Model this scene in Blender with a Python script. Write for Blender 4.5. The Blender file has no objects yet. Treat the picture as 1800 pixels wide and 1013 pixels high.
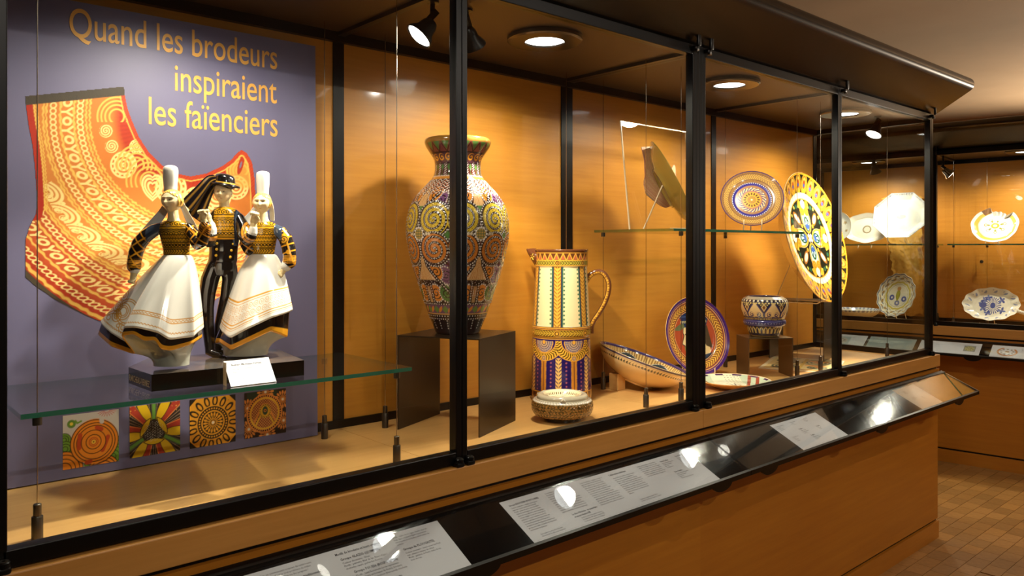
import bpy, bmesh, math, random
import numpy as np
from mathutils import Vector, Matrix
from mathutils.bvhtree import BVHTree

random.seed(7)
rng = np.random.default_rng(11)
SC = bpy.context.scene
COL = SC.collection
PI = math.pi

# ------------------------------------------------------------------ camera
TH = 0.8456                       # heading of the view axis from the cases' long direction
FWD = np.array([math.cos(TH), math.sin(TH), 0.0])
RGT = np.array([math.sin(TH), -math.cos(TH), 0.0])
FPX, HOR, EYE = 1367.74, 436.2, 1.5
cam_d = bpy.data.cameras.new('camera')
cam_d.sensor_width = 36.0
cam_d.lens = 36.0 * FPX / 1800.0
cam_d.shift_y = (HOR - 506.5) / 1800.0
cam_d.clip_start = 0.05
cam = bpy.data.objects.new('camera', cam_d)
cam.location = (0, 0, EYE)
cam.rotation_euler = (PI / 2, 0, TH - PI / 2)
COL.objects.link(cam)
SC.camera = cam

# ------------------------------------------------------------------ world, exposure, room light
SC.view_settings.view_transform = 'Standard'
SC.view_settings.look = 'None'
SC.view_settings.gamma = 1.0
SC.view_settings.use_curve_mapping = False
SC.view_settings.exposure = 0.0
SC.cycles.transparent_max_bounces = 32
SC.cycles.max_bounces = 8
SC.cycles.sample_clamp_indirect = 4.0
W = bpy.data.worlds.new('room_ambience')
W.use_nodes = True
W.node_tree.nodes['Background'].inputs[0].default_value = (1.0, 0.82, 0.62, 1)
W.node_tree.nodes['Background'].inputs[1].default_value = 0.10
SC.world = W


def lamp(name, kind, loc, power, color=(1, .86, .68), size=.05, aim=None, angle=None, blend=.5, parent=None):
    d = bpy.data.lights.new(name, kind)
    d.energy = power
    d.color = color
    if kind == 'AREA':
        d.shape = 'DISK'
        d.size = size
    else:
        d.shadow_soft_size = size
    if kind == 'SPOT':
        d.spot_size = math.radians(angle)
        d.spot_blend = blend
    o = bpy.data.objects.new(name, d)
    o.location = loc
    if aim is not None:
        o.rotation_euler = (Vector(aim) - Vector(loc)).to_track_quat('-Z', 'Y').to_euler()
    COL.objects.link(o)
    if parent is not None:
        o.parent = parent
        o.location = Vector(loc) - parent.location
    return o


# the gallery's own ceiling spots over the aisle (out of the frame, above and behind the visitor)
lamp('aisle_light', 'SPOT', (0.2, -1.8, 2.95), 95, (1, .90, .78), .016, (0.8, 1.5, 0.6), 90, .9)
lamp('aisle_light', 'SPOT', (2.0, -0.6, 2.95), 30, (1, .90, .78), .016, (2.1, 1.5, 0.6), 100, .9)
lamp('aisle_light', 'SPOT', (3.81, -1.8, 2.95), 95, (1, .89, .76), .016, (3.2, 1.5, 0.5), 90, .9)
lamp('aisle_light', 'SPOT', (5.3, -0.6, 2.95), 40, (1, .88, .74), .016, (4.6, 1.5, 0.4), 90, .9)
lamp('aisle_light', 'SPOT', (4.95, 1.25, 2.95), 75, (1, .82, .52), .03, (5.0, 1.45, 0.0), 30, .35)
lamp('ceiling_fill_light', 'SPOT', (9.6, .4, 2.0), 1000, (1, .87, .70), .12, (8.6, .9, 3.4), 130, .6)  # unseen lamp added only to brighten the ceiling


# ------------------------------------------------------------------ colour helpers
def lin(c):
    c = np.asarray(c, float) / 255.0
    return np.where(c <= .04045, c / 12.92, ((c + .055) / 1.055) ** 2.4)


def L4(r, g, b):
    return tuple(lin((r, g, b))) + (1.0,)


# ------------------------------------------------------------------ materials
MATS = {}


def principled(name, color, rough=.5, metal=0.0, coat=0.0, spec=.5, emis=None, estr=0.0):
    if name in MATS:
        return MATS[name]
    m = bpy.data.materials.new(name)
    m.use_nodes = True
    p = m.node_tree.nodes['Principled BSDF']
    p.inputs['Base Color'].default_value = tuple(color)[:3] + (1,)
    p.inputs['Roughness'].default_value = rough
    p.inputs['Metallic'].default_value = metal
    p.inputs['Coat Weight'].default_value = coat
    p.inputs['Coat Roughness'].default_value = .06
    p.inputs['Specular IOR Level'].default_value = spec
    if emis:
        p.inputs['Emission Color'].default_value = tuple(emis)[:3] + (1,)
        p.inputs['Emission Strength'].default_value = estr
    MATS[name] = m
    return m


def wood(name, c1, c2, axis='X', rough=.42, scale=1.0, coat=.15, bump=.02):
    """straight-grained veneer: noise drawn out along one axis"""
    m = principled(name, (.5, .3, .1), rough, coat=coat)
    nt = m.node_tree
    p = nt.nodes['Principled BSDF']
    tc = nt.nodes.new('ShaderNodeTexCoord')
    mp = nt.nodes.new('ShaderNodeMapping')
    s = {'X': (1.2, 22, 22), 'Y': (22, 1.2, 22), 'Z': (22, 22, 1.2)}[axis]
    mp.inputs['Scale'].default_value = tuple(v * scale for v in s)
    n1 = nt.nodes.new('ShaderNodeTexNoise')
    n1.inputs['Scale'].default_value = 3.0
    n1.inputs['Detail'].default_value = 6
    n1.inputs['Roughness'].default_value = .6
    n2 = nt.nodes.new('ShaderNodeTexNoise')
    n2.inputs['Scale'].default_value = .8
    n2.inputs['Detail'].default_value = 3
    r = nt.nodes.new('ShaderNodeValToRGB')
    r.color_ramp.elements[0].position = .3
    r.color_ramp.elements[0].color = c1
    r.color_ramp.elements[1].position = .72
    r.color_ramp.elements[1].color = c2
    mx = nt.nodes.new('ShaderNodeMath')
    mx.operation = 'MULTIPLY_ADD'
    mx.inputs[1].default_value = .45
    nt.links.new(tc.outputs['Object'], mp.inputs['Vector'])
    nt.links.new(mp.outputs[0], n1.inputs['Vector'])
    nt.links.new(tc.outputs['Object'], n2.inputs['Vector'])
    nt.links.new(n2.outputs[0], mx.inputs[0])
    sc_ = nt.nodes.new('ShaderNodeMath')
    sc_.operation = 'MULTIPLY'
    sc_.inputs[1].default_value = .55
    nt.links.new(n1.outputs[0], sc_.inputs[0])
    nt.links.new(sc_.outputs[0], mx.inputs[2])
    nt.links.new(mx.outputs[0], r.inputs[0])
    nt.links.new(r.outputs[0], p.inputs['Base Color'])
    if bump:
        b = nt.nodes.new('ShaderNodeBump')
        b.inputs['Strength'].default_value = bump
        b.inputs['Distance'].default_value = .002
        nt.links.new(n1.outputs[0], b.inputs['Height'])
        nt.links.new(b.outputs[0], p.inputs['Normal'])
    return m


def noisy(name, c1, c2, scale=8.0, rough=.6, metal=0.0, bump=0.0, detail=4):
    m = principled(name, c1, rough, metal)
    nt = m.node_tree
    p = nt.nodes['Principled BSDF']
    tc = nt.nodes.new('ShaderNodeTexCoord')
    n = nt.nodes.new('ShaderNodeTexNoise')
    n.inputs['Scale'].default_value = scale
    n.inputs['Detail'].default_value = detail
    r = nt.nodes.new('ShaderNodeValToRGB')
    r.color_ramp.elements[0].position = .32
    r.color_ramp.elements[0].color = tuple(c1)[:3] + (1,)
    r.color_ramp.elements[1].position = .68
    r.color_ramp.elements[1].color = tuple(c2)[:3] + (1,)
    nt.links.new(tc.outputs['Object'], n.inputs['Vector'])
    nt.links.new(n.outputs[0], r.inputs[0])
    nt.links.new(r.outputs[0], p.inputs['Base Color'])
    if bump:
        b = nt.nodes.new('ShaderNodeBump')
        b.inputs['Strength'].default_value = bump
        b.inputs['Distance'].default_value = .002
        nt.links.new(n.outputs[0], b.inputs['Height'])
        nt.links.new(b.outputs[0], p.inputs['Normal'])
    return m


def painted(name, rough=.16, coat=.6, spec=.5, metal=0.0):
    """glaze or print whose decoration is laid out per vertex by the pattern functions below"""
    m = principled(name, (1, 1, 1), rough, metal, coat, spec)
    nt = m.node_tree
    a = nt.nodes.new('ShaderNodeAttribute')
    a.attribute_name = 'Col'
    nt.links.new(a.outputs['Color'], nt.nodes['Principled BSDF'].inputs['Base Color'])
    return m


def glass(name, tint=(.97, .985, .975), f0=.04, rough=0.0, gain=1.0):
    m = bpy.data.materials.new(name)
    m.use_nodes = True
    nt = m.node_tree
    nt.nodes.clear()
    out = nt.nodes.new('ShaderNodeOutputMaterial')
    mix = nt.nodes.new('ShaderNodeMixShader')
    tr = nt.nodes.new('ShaderNodeBsdfTransparent')
    tr.inputs[0].default_value = tuple(tint) + (1,)
    gl = nt.nodes.new('ShaderNodeBsdfGlossy')
    gl.inputs['Roughness'].default_value = rough
    lw = nt.nodes.new('ShaderNodeLayerWeight')
    lw.inputs['Blend'].default_value = .5
    pw = nt.nodes.new('ShaderNodeMath')
    pw.operation = 'POWER'
    pw.inputs[1].default_value = 5.0
    ma = nt.nodes.new('ShaderNodeMath')
    ma.operation = 'MULTIPLY_ADD'
    ma.inputs[1].default_value = (1 - f0) * gain
    ma.inputs[2].default_value = f0
    nt.links.new(lw.outputs['Facing'], pw.inputs[0])
    nt.links.new(pw.outputs[0], ma.inputs[0])
    nt.links.new(ma.outputs[0], mix.inputs[0])
    nt.links.new(tr.outputs[0], mix.inputs[1])
    nt.links.new(gl.outputs[0], mix.inputs[2])
    nt.links.new(mix.outputs[0], out.inputs[0])
    MATS[name] = m
    return m


BEECH = wood('beech_veneer', L4(182, 119, 34), L4(208, 145, 52), 'X')
BEECH_Y = wood('beech_veneer_side', L4(182, 119, 34), L4(208, 145, 52), 'Y')
BEECH_BASE = wood('beech_base_veneer', L4(170, 101, 22), L4(196, 126, 34), 'X', scale=.7)
BEECH_FLOOR = wood('pale_beech_floor', L4(198, 148, 84), L4(222, 174, 106), 'X', rough=.36)
BEECH_EDGE = wood('beech_edge', L4(192, 132, 58), L4(216, 154, 76), 'X')
BLACK = principled('black_metal', L4(9, 8, 7), .34, 0.0, spec=.3)
BLACK_GLOSS = principled('black_lacquer', L4(14, 12, 12), .12, 0, .5)
BRONZE = noisy('dark_bronze_sheet', L4(84, 75, 62), L4(90, 80, 67), 3.0, .25, .9)
RISER = noisy('blackened_steel', L4(60, 52, 42), L4(72, 62, 50), 2.0, .34, .8)
RISER_L = noisy('brushed_bronze_steel', L4(110, 92, 68), L4(126, 106, 80), 2.0, .36, .85)
GLASS = glass('case_glass')
GLASS_SHELF = glass('shelf_glass', (.97, .985, .978), .045)
GLASS_TRAY = glass('tray_glass', (.95, .96, .96), .06, gain=1.0)
GLASS_EDGE = principled('green_glass_edge', L4(52, 128, 106), .12, 0, .5)  # opaque green stands in for light glowing inside the front edge
GLASS_SIDE = glass('pale_glass_edge', (.62, .82, .75), .10)
ACRYLIC = glass('clear_acrylic', (.96, .96, .95), .05)
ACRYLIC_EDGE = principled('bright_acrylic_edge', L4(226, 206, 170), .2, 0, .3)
STEEL = principled('steel_wire', L4(190, 180, 165), .22, 1.0)
GUNMETAL = principled('gunmetal', L4(92, 86, 78), .34, .9)
CHROME = principled('chrome', L4(200, 195, 188), .12, 1.0)
PAPER = principled('white_paper', L4(226, 226, 230), .6)
INK = principled('black_ink', L4(44, 42, 52), .7)
INK_G = principled('grey_ink', L4(120, 124, 132), .7)
GLOW = principled('lit_lamp_face', (1, 1, 1), .4, emis=(1.0, .93, .82), estr=14)
GLOW_C = principled('lit_downlight_face', (1, 1, 1), .4, emis=(.93, .97, 1.0), estr=9)
PAINT = painted('glazed_decoration')
PAINT_MATT = painted('printed_surface', .55, 0.0, .3)
PAINT_CLOTH = painted('stitched_cloth', .85, 0.0, .1)
WHITE_GLAZE = principled('white_tin_glaze', L4(236, 230, 216), .14, 0, .6)
CREAM_GLAZE = principled('cream_glaze', L4(238, 200, 140), .2, 0, .5)
PLASTER = noisy('warm_plaster', L4(168, 140, 106), L4(176, 148, 114), 1.5, .9)


# ------------------------------------------------------------------ mesh helpers
def link(name, me, mat=None, parent=None, loc=None, label=None, cat=None, group=None, kind=None):
    o = bpy.data.objects.new(name, me)
    COL.objects.link(o)
    if mat is not None and me is not None and len(me.materials) == 0:
        me.materials.append(mat)
    if parent is not None:
        o.parent = parent
    if loc is not None:
        o.location = loc
    if label:
        o['label'] = label
    if cat:
        o['category'] = cat
    if group:
        o['group'] = group
    if kind:
        o['kind'] = kind
    return o


def empty(name, loc=(0, 0, 0), rz=0.0, label=None, cat=None, group=None, mat4=None):
    o = bpy.data.objects.new(name, None)
    o.empty_display_size = .05
    COL.objects.link(o)
    if mat4 is not None:
        o.matrix_world = mat4
    else:
        o.location = loc
        o.rotation_euler = (0, 0, rz)
    if label:
        o['label'] = label
    if cat:
        o['category'] = cat
    if group:
        o['group'] = group
    return o


def quad_mesh(name, V, F, cols=None, smooth=True):
    V = np.ascontiguousarray(V, dtype=np.float32)
    F = np.ascontiguousarray(F, dtype=np.int32)
    me = bpy.data.meshes.new(name)
    n, m = len(V), len(F)
    me.vertices.add(n)
    me.vertices.foreach_set('co', V.ravel())
    me.loops.add(m * 4)
    me.loops.foreach_set('vertex_index', F.ravel())
    me.polygons.add(m)
    me.polygons.foreach_set('loop_start', np.arange(0, m * 4, 4, dtype=np.int32))
    me.update(calc_edges=True)
    me.polygons.foreach_set('use_smooth', np.full(m, smooth))
    if cols is not None:
        paint_mesh(me, cols)
    return me


def paint_mesh(me, cols):
    a = me.color_attributes.new('Col', 'FLOAT_COLOR', 'POINT')
    rgba = np.ones((len(me.vertices), 4), np.float32)
    rgba[:, :3] = np.clip(cols, 0, 1)
    a.data.foreach_set('color', rgba.ravel())


def grid_faces(nu, nv, cu=False, cv=False):
    iu = np.arange(nu if cu else nu - 1)
    iv = np.arange(nv if cv else nv - 1)
    a, b = np.meshgrid(iu, iv, indexing='ij')
    a2, b2 = (a + 1) % nu, (b + 1) % nv
    return np.stack([a * nv + b, a2 * nv + b, a2 * nv + b2, a * nv + b2], -1).reshape(-1, 4)


def grid_mesh(name, P, cu=False, cv=False, cols=None, smooth=True, flip=False):
    nu, nv = P.shape[:2]
    F = grid_faces(nu, nv, cu, cv)
    if flip:
        F = F[:, ::-1]
    return quad_mesh(name, P.reshape(-1, 3), F, None if cols is None else cols.reshape(-1, 3), smooth)


def revolve_pts(prof, n):
    """prof (k,2) of r,z; returns (n,k,3), first axis closed; seen from outside when z rises"""
    th = np.linspace(0, 2 * PI, n, endpoint=False)
    r, z = prof[:, 0], prof[:, 1]
    return np.stack([np.outer(np.cos(th), r), np.outer(np.sin(th), r), np.tile(z, (n, 1))], -1), th


def smooth_curve(pts, n, closed=False):
    """Catmull-Rom through pts (k,d) sampled to n by chord length"""
    P = np.asarray(pts, float)
    if closed:
        Q = np.vstack([P[-1], P, P[0], P[1]])
        seg = len(P)
    else:
        Q = np.vstack([2 * P[0] - P[1], P, 2 * P[-1] - P[-2]])
        seg = len(P) - 1
    out = []
    for i in range(seg):
        p0, p1, p2, p3 = Q[i:i + 4]
        t = np.linspace(0, 1, 24, endpoint=False)[:, None]
        out.append(.5 * ((2 * p1) + (-p0 + p2) * t + (2 * p0 - 5 * p1 + 4 * p2 - p3) * t ** 2 + (-p0 + 3 * p1 - 3 * p2 + p3) * t ** 3))
    out = np.vstack(out + [Q[seg + 1][None]])
    s = np.concatenate([[0], np.cumsum(np.linalg.norm(np.diff(out, axis=0), axis=1))])
    t = np.linspace(0, s[-1], n + 1)[:-1] if closed else np.linspace(0, s[-1], n)
    return np.stack([np.interp(t, s, out[:, k]) for k in range(out.shape[1])], 1)


class MB:
    """collects simple solids into one mesh"""

    def __init__(self):
        self.v, self.f, self.mi = [], [], []

    def add(self, V, F, mi=0):
        o = len(self.v)
        self.v += [tuple(p) for p in V]
        self.f += [tuple(i + o for i in q) for q in F]
        self.mi += [mi] * len(F)
        return self

    def box(self, lo, hi, mi=0, ch=0.0):
        (x0, y0, z0), (x1, y1, z1) = lo, hi
        if ch <= 0:
            V = [(x, y, z) for z in (z0, z1) for y in (y0, y1) for x in (x0, x1)]
            F = [(0, 2, 3, 1), (4, 5, 7, 6), (0, 1, 5, 4), (2, 6, 7, 3), (0, 4, 6, 2), (1, 3, 7, 5)]
            return self.add(V, F, mi)
        bm = bmesh.new()
        bmesh.ops.create_cube(bm, size=1)
        for v in bm.verts:
            v.co = Vector(((x0 + x1) / 2 + v.co.x * (x1 - x0), (y0 + y1) / 2 + v.co.y * (y1 - y0), (z0 + z1) / 2 + v.co.z * (z1 - z0)))
        bmesh.ops.bevel(bm, geom=bm.edges[:], offset=ch, segments=2, profile=.5, affect='EDGES')
        bm.verts.index_update()
        self.add([tuple(v.co) for v in bm.verts], [[v.index for v in f.verts] for f in bm.faces], mi)
        bm.free()
        return self

    def prism(self, poly, axis, a, b, mi=0):
        """poly of 2-D points swept along axis 0/1/2 from a to b (poly in the other two axes, cyclic order)"""
        n = len(poly)
        V = []
        for t in (a, b):
            for (p, q) in poly:
                V.append({0: (t, p, q), 1: (q, t, p), 2: (p, q, t)}[axis])
        F = [tuple(reversed(range(n))), tuple(range(n, 2 * n))] + [(i, (i + 1) % n, n + (i + 1) % n, n + i) for i in range(n)]
        return self.add(V, F, mi)

    def tube(self, path, rad, n=10, mi=0, caps=True):
        path = [Vector(p) for p in path]
        k = len(path)
        rad = [rad] * k if not hasattr(rad, '__len__') else list(rad)
        up = Vector((0, 0, 1))
        rings, prev = [], None
        for i in range(k):
            t = (path[min(i + 1, k - 1)] - path[max(i - 1, 0)]).normalized()
            if prev is None:
                a = up if abs(t.z) < .95 else Vector((1, 0, 0))
                x = t.cross(a).normalized()
            else:
                x = (prev - t * prev.dot(t)).normalized()
            prev = x
            y = t.cross(x)
            rings.append([path[i] + (x * math.cos(2 * PI * j / n) + y * math.sin(2 * PI * j / n)) * rad[i] for j in range(n)])
        V = [p for r in rings for p in r]
        F = [(i * n + j, i * n + (j + 1) % n, (i + 1) * n + (j + 1) % n, (i + 1) * n + j) for i in range(k - 1) for j in range(n)]
        if caps:
            F += [tuple(reversed(range(n))), tuple((k - 1) * n + j for j in range(n))]
        return self.add(V, F, mi)

    def lathe(self, prof, n=32, org=(0, 0, 0), mi=0, caps=True):
        k = len(prof)
        V = [(org[0] + r * math.cos(2 * PI * j / n), org[1] + r * math.sin(2 * PI * j / n), org[2] + z) for (r, z) in prof for j in range(n)]
        F = [(i * n + j, i * n + (j + 1) % n, (i + 1) * n + (j + 1) % n, (i + 1) * n + j) for i in range(k - 1) for j in range(n)]
        if caps:
            if prof[0][0] > 1e-6:
                F.append(tuple(reversed(range(n))))
            if prof[-1][0] > 1e-6:
                F.append(tuple((k - 1) * n + j for j in range(n)))
        return self.add(V, F, mi)

    def xf(self, M):
        self.v = [tuple(M @ Vector(p)) for p in self.v]
        return self

    def build(self, name, mat, parent=None, smooth=False, **kw):
        me = bpy.data.meshes.new(name)
        me.from_pydata(self.v, [], self.f)
        mats = mat if isinstance(mat, (list, tuple)) else [mat]
        for m in mats:
            me.materials.append(m)
        if len(mats) > 1:
            me.polygons.foreach_set('material_index', self.mi)
        me.update()
        if smooth:
            me.polygons.foreach_set('use_smooth', np.full(len(me.polygons), True))
            try:
                me.set_sharp_from_angle(angle=math.radians(38))
            except Exception:
                pass
        return link(name, me, None, parent, **kw)


def text_mesh(body, size=1.0, align='LEFT', bold=0.0, res=3, spacing=1.0, line=1.0, word=1.0):
    cu = bpy.data.curves.new('text_tmp', 'FONT')
    cu.body = body
    cu.size = size
    cu.align_x = align
    cu.offset = bold
    cu.resolution_u = res
    cu.space_character = spacing
    cu.space_line = line
    cu.space_word = word
    o = bpy.data.objects.new('text_tmp', cu)
    COL.objects.link(o)
    dg = bpy.context.evaluated_depsgraph_get()
    dg.update()
    me = bpy.data.meshes.new_from_object(o.evaluated_get(dg))
    bpy.data.objects.remove(o)
    bpy.data.curves.remove(cu)
    return me


def place_text(name, me, M, mat, parent=None, width=None, sx=1.0, sy=1.0, right=False, **kw):
    """M maps text plane (x right, y up, z out) to parent space; width fits the line's width exactly"""
    n = len(me.vertices)
    co = np.empty(n * 3, np.float32)
    me.vertices.foreach_get('co', co)
    co = co.reshape(-1, 3)
    if width:
        x0, x1 = co[:, 0].min(), co[:, 0].max()
        co[:, 0] = (co[:, 0] - x0) / (x1 - x0) * width
    else:
        co[:, 0] *= sx
    co[:, 1] *= sy
    if right:
        co[:, 0] -= co[:, 0].max()
    Mn = np.array(M)
    co = co @ Mn[:3, :3].T + Mn[:3, 3]
    me.vertices.foreach_set('co', co.astype(np.float32).ravel())
    me.update()
    me.materials.clear()
    me.materials.append(mat)
    me.name = name
    return link(name, me, None, parent, **kw)


# ------------------------------------------------------------------ pattern painting
class Paint:
    def __init__(self, n, base):
        self.c = np.tile(lin(base), (n, 1)).astype(float)

    def over(self, mask, col):
        m = np.clip(np.asarray(mask, float), 0, 1)[:, None]
        self.c = self.c * (1 - m) + lin(col)[None] * m
        return self


def ss(sd, aa=.8):
    """inside mask from a signed distance (negative inside)"""
    return np.clip(.5 - sd / aa, 0, 1)


def band(v, a, b, aa=.8):
    return ss(np.maximum(a - v, v - b), aa)


def line(v, c, w, aa=.8):
    return ss(np.abs(v - c) - w / 2, aa)


def rep(v, period, off=0.0):
    """coordinate folded to one period, centred on 0"""
    return (v - off + period / 2) % period - period / 2


def spiral(dx, dy, pitch, w, rmax, hand=1, aa=.8):
    r = np.hypot(dx, dy)
    a = np.arctan2(dy, dx) * hand
    ph = (r / pitch - a / (2 * PI)) % 1.0
    return ss((np.abs(ph - .5) - w / 2) * pitch, aa) * ss(r - rmax, aa)


def seg_d(x, y, ax, ay, bx, by):
    vx, vy = bx - ax, by - ay
    t = np.clip(((x - ax) * vx + (y - ay) * vy) / (vx * vx + vy * vy + 1e-12), 0, 1)
    return np.hypot(x - ax - t * vx, y - ay - t * vy)


def poly_d(x, y, pts, closed=False):
    d = np.full(x.shape, 1e9)
    n = len(pts)
    for i in range(n if closed else n - 1):
        a, b = pts[i], pts[(i + 1) % n]
        d = np.minimum(d, seg_d(x, y, a[0], a[1], b[0], b[1]))
    return d


def in_poly(x, y, pts):
    ins = np.zeros(x.shape, bool)
    n = len(pts)
    for i in range(n):
        (x1, y1), (x2, y2) = pts[i], pts[(i + 1) % n]
        c = ((y1 > y) != (y2 > y)) & (x < (x2 - x1) * (y - y1) / (y2 - y1 + 1e-12) + x1)
        ins ^= c
    return ins


def poly_sd(x, y, pts):
    d = poly_d(x, y, pts, True)
    return np.where(in_poly(x, y, pts), -d, d)


def leaf(x, y, ax, ay, ang, ln, w):
    """signed distance-ish to a leaf starting at (ax,ay), length ln, direction ang"""
    dx, dy = x - ax, y - ay
    u = dx * np.cos(ang) + dy * np.sin(ang)
    v = -dx * np.sin(ang) + dy * np.cos(ang)
    t = np.clip(u / ln, 0, 1)
    half = w * np.sin(PI * t) ** .8
    return np.where((u < 0) | (u > ln), np.hypot(np.where(u < 0, u, u - ln), v), np.abs(v) - half)
# ================================================================== the room
FLOOR_MAT = noisy('oak_parquet', L4(150, 108, 56), L4(166, 122, 66), 30, .34)
fl = MB().box((-3, -3, -.06), (13.4, 6, -.004)).build('floor', FLOOR_MAT, kind='structure')
blk = []
for k in range(7):
    c = .93 + .025 * k
    blk.append(noisy('parquet_block_%d' % k, tuple(lin((150 * c, 108 * c, 56 * c))), tuple(lin((166 * c, 122 * c, 66 * c))), 40, .33 + .02 * (k % 3)))
pl_me = {}
for k, m in enumerate(blk):
    bx = MB().box((.0010, .0014, -.012), (.1192, .0788, 0.0))
    me = bpy.data.meshes.new('plank')
    me.from_pydata(bx.v, [], bx.f)
    me.materials.append(m)
    pl_me[k] = me
for j in range(14):
    for i in range(21):
        x = 3.46 + i * .12 + .037 * (j % 3)
        y = 1.02 + j * .08
        if (x < 4.34 - .12 and y > 1.56) or (x < 3.9 and y < 1.22):
            continue
        link('plank', pl_me[random.randrange(7)], None, fl, (x, y, 0))
MB().box((-3, -3, 3.0), (13.4, 6, 3.06)).build('ceiling', PLASTER, kind='structure')
MB().box((13.3, -3, 0), (13.4, 6, 3.0)).build('wall_right', PLASTER, kind='structure')
MB().box((-3, 5.9, 0), (13.3, 6.0, 3.0)).build('wall_back', PLASTER, kind='structure')
MB().box((-3.1, -3, 0), (-3, 6, 3.0)).build('wall_left', PLASTER, kind='structure')
MB().box((-3, -3.1, 0), (13.3, -3, 3.0)).build('wall_front', PLASTER, kind='structure')

# ================================================================== display cases
ZF, ZL, ZWT, ZC, ZI = .933, .9495, 2.145, 2.175, 2.156
YG, YB, PIT = .031, .650, 1.0235


def hinge(parent, x, top):
    b = MB()
    if not top:
        b.box((x - .012, -.004, ZL), (x + .012, .026, ZL + .012), 0, .004)
        b.lathe([(.011, 0), (.011, .008), (.009, .010)], 14, (x + .001, .006, ZL + .011), 0)
        b.lathe([(.0085, 0), (.0085, .0012), (.003, .0012), (.003, .0004)], 14, (x + .001, .006, ZL + .0206), 1)
    else:
        b.box((x - .011, -.002, 2.168), (x + .011, .024, 2.182), 0, .004)
        b.lathe([(.008, 0), (.008, .006)], 12, (x + .004, .002, 2.162), 1)
        b.box((x - .010, -.012, 2.178), (x + .010, -.003, 2.222), 0, .004)
    return b.build('hinge', [BLACK, GUNMETAL], parent, True)


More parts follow.
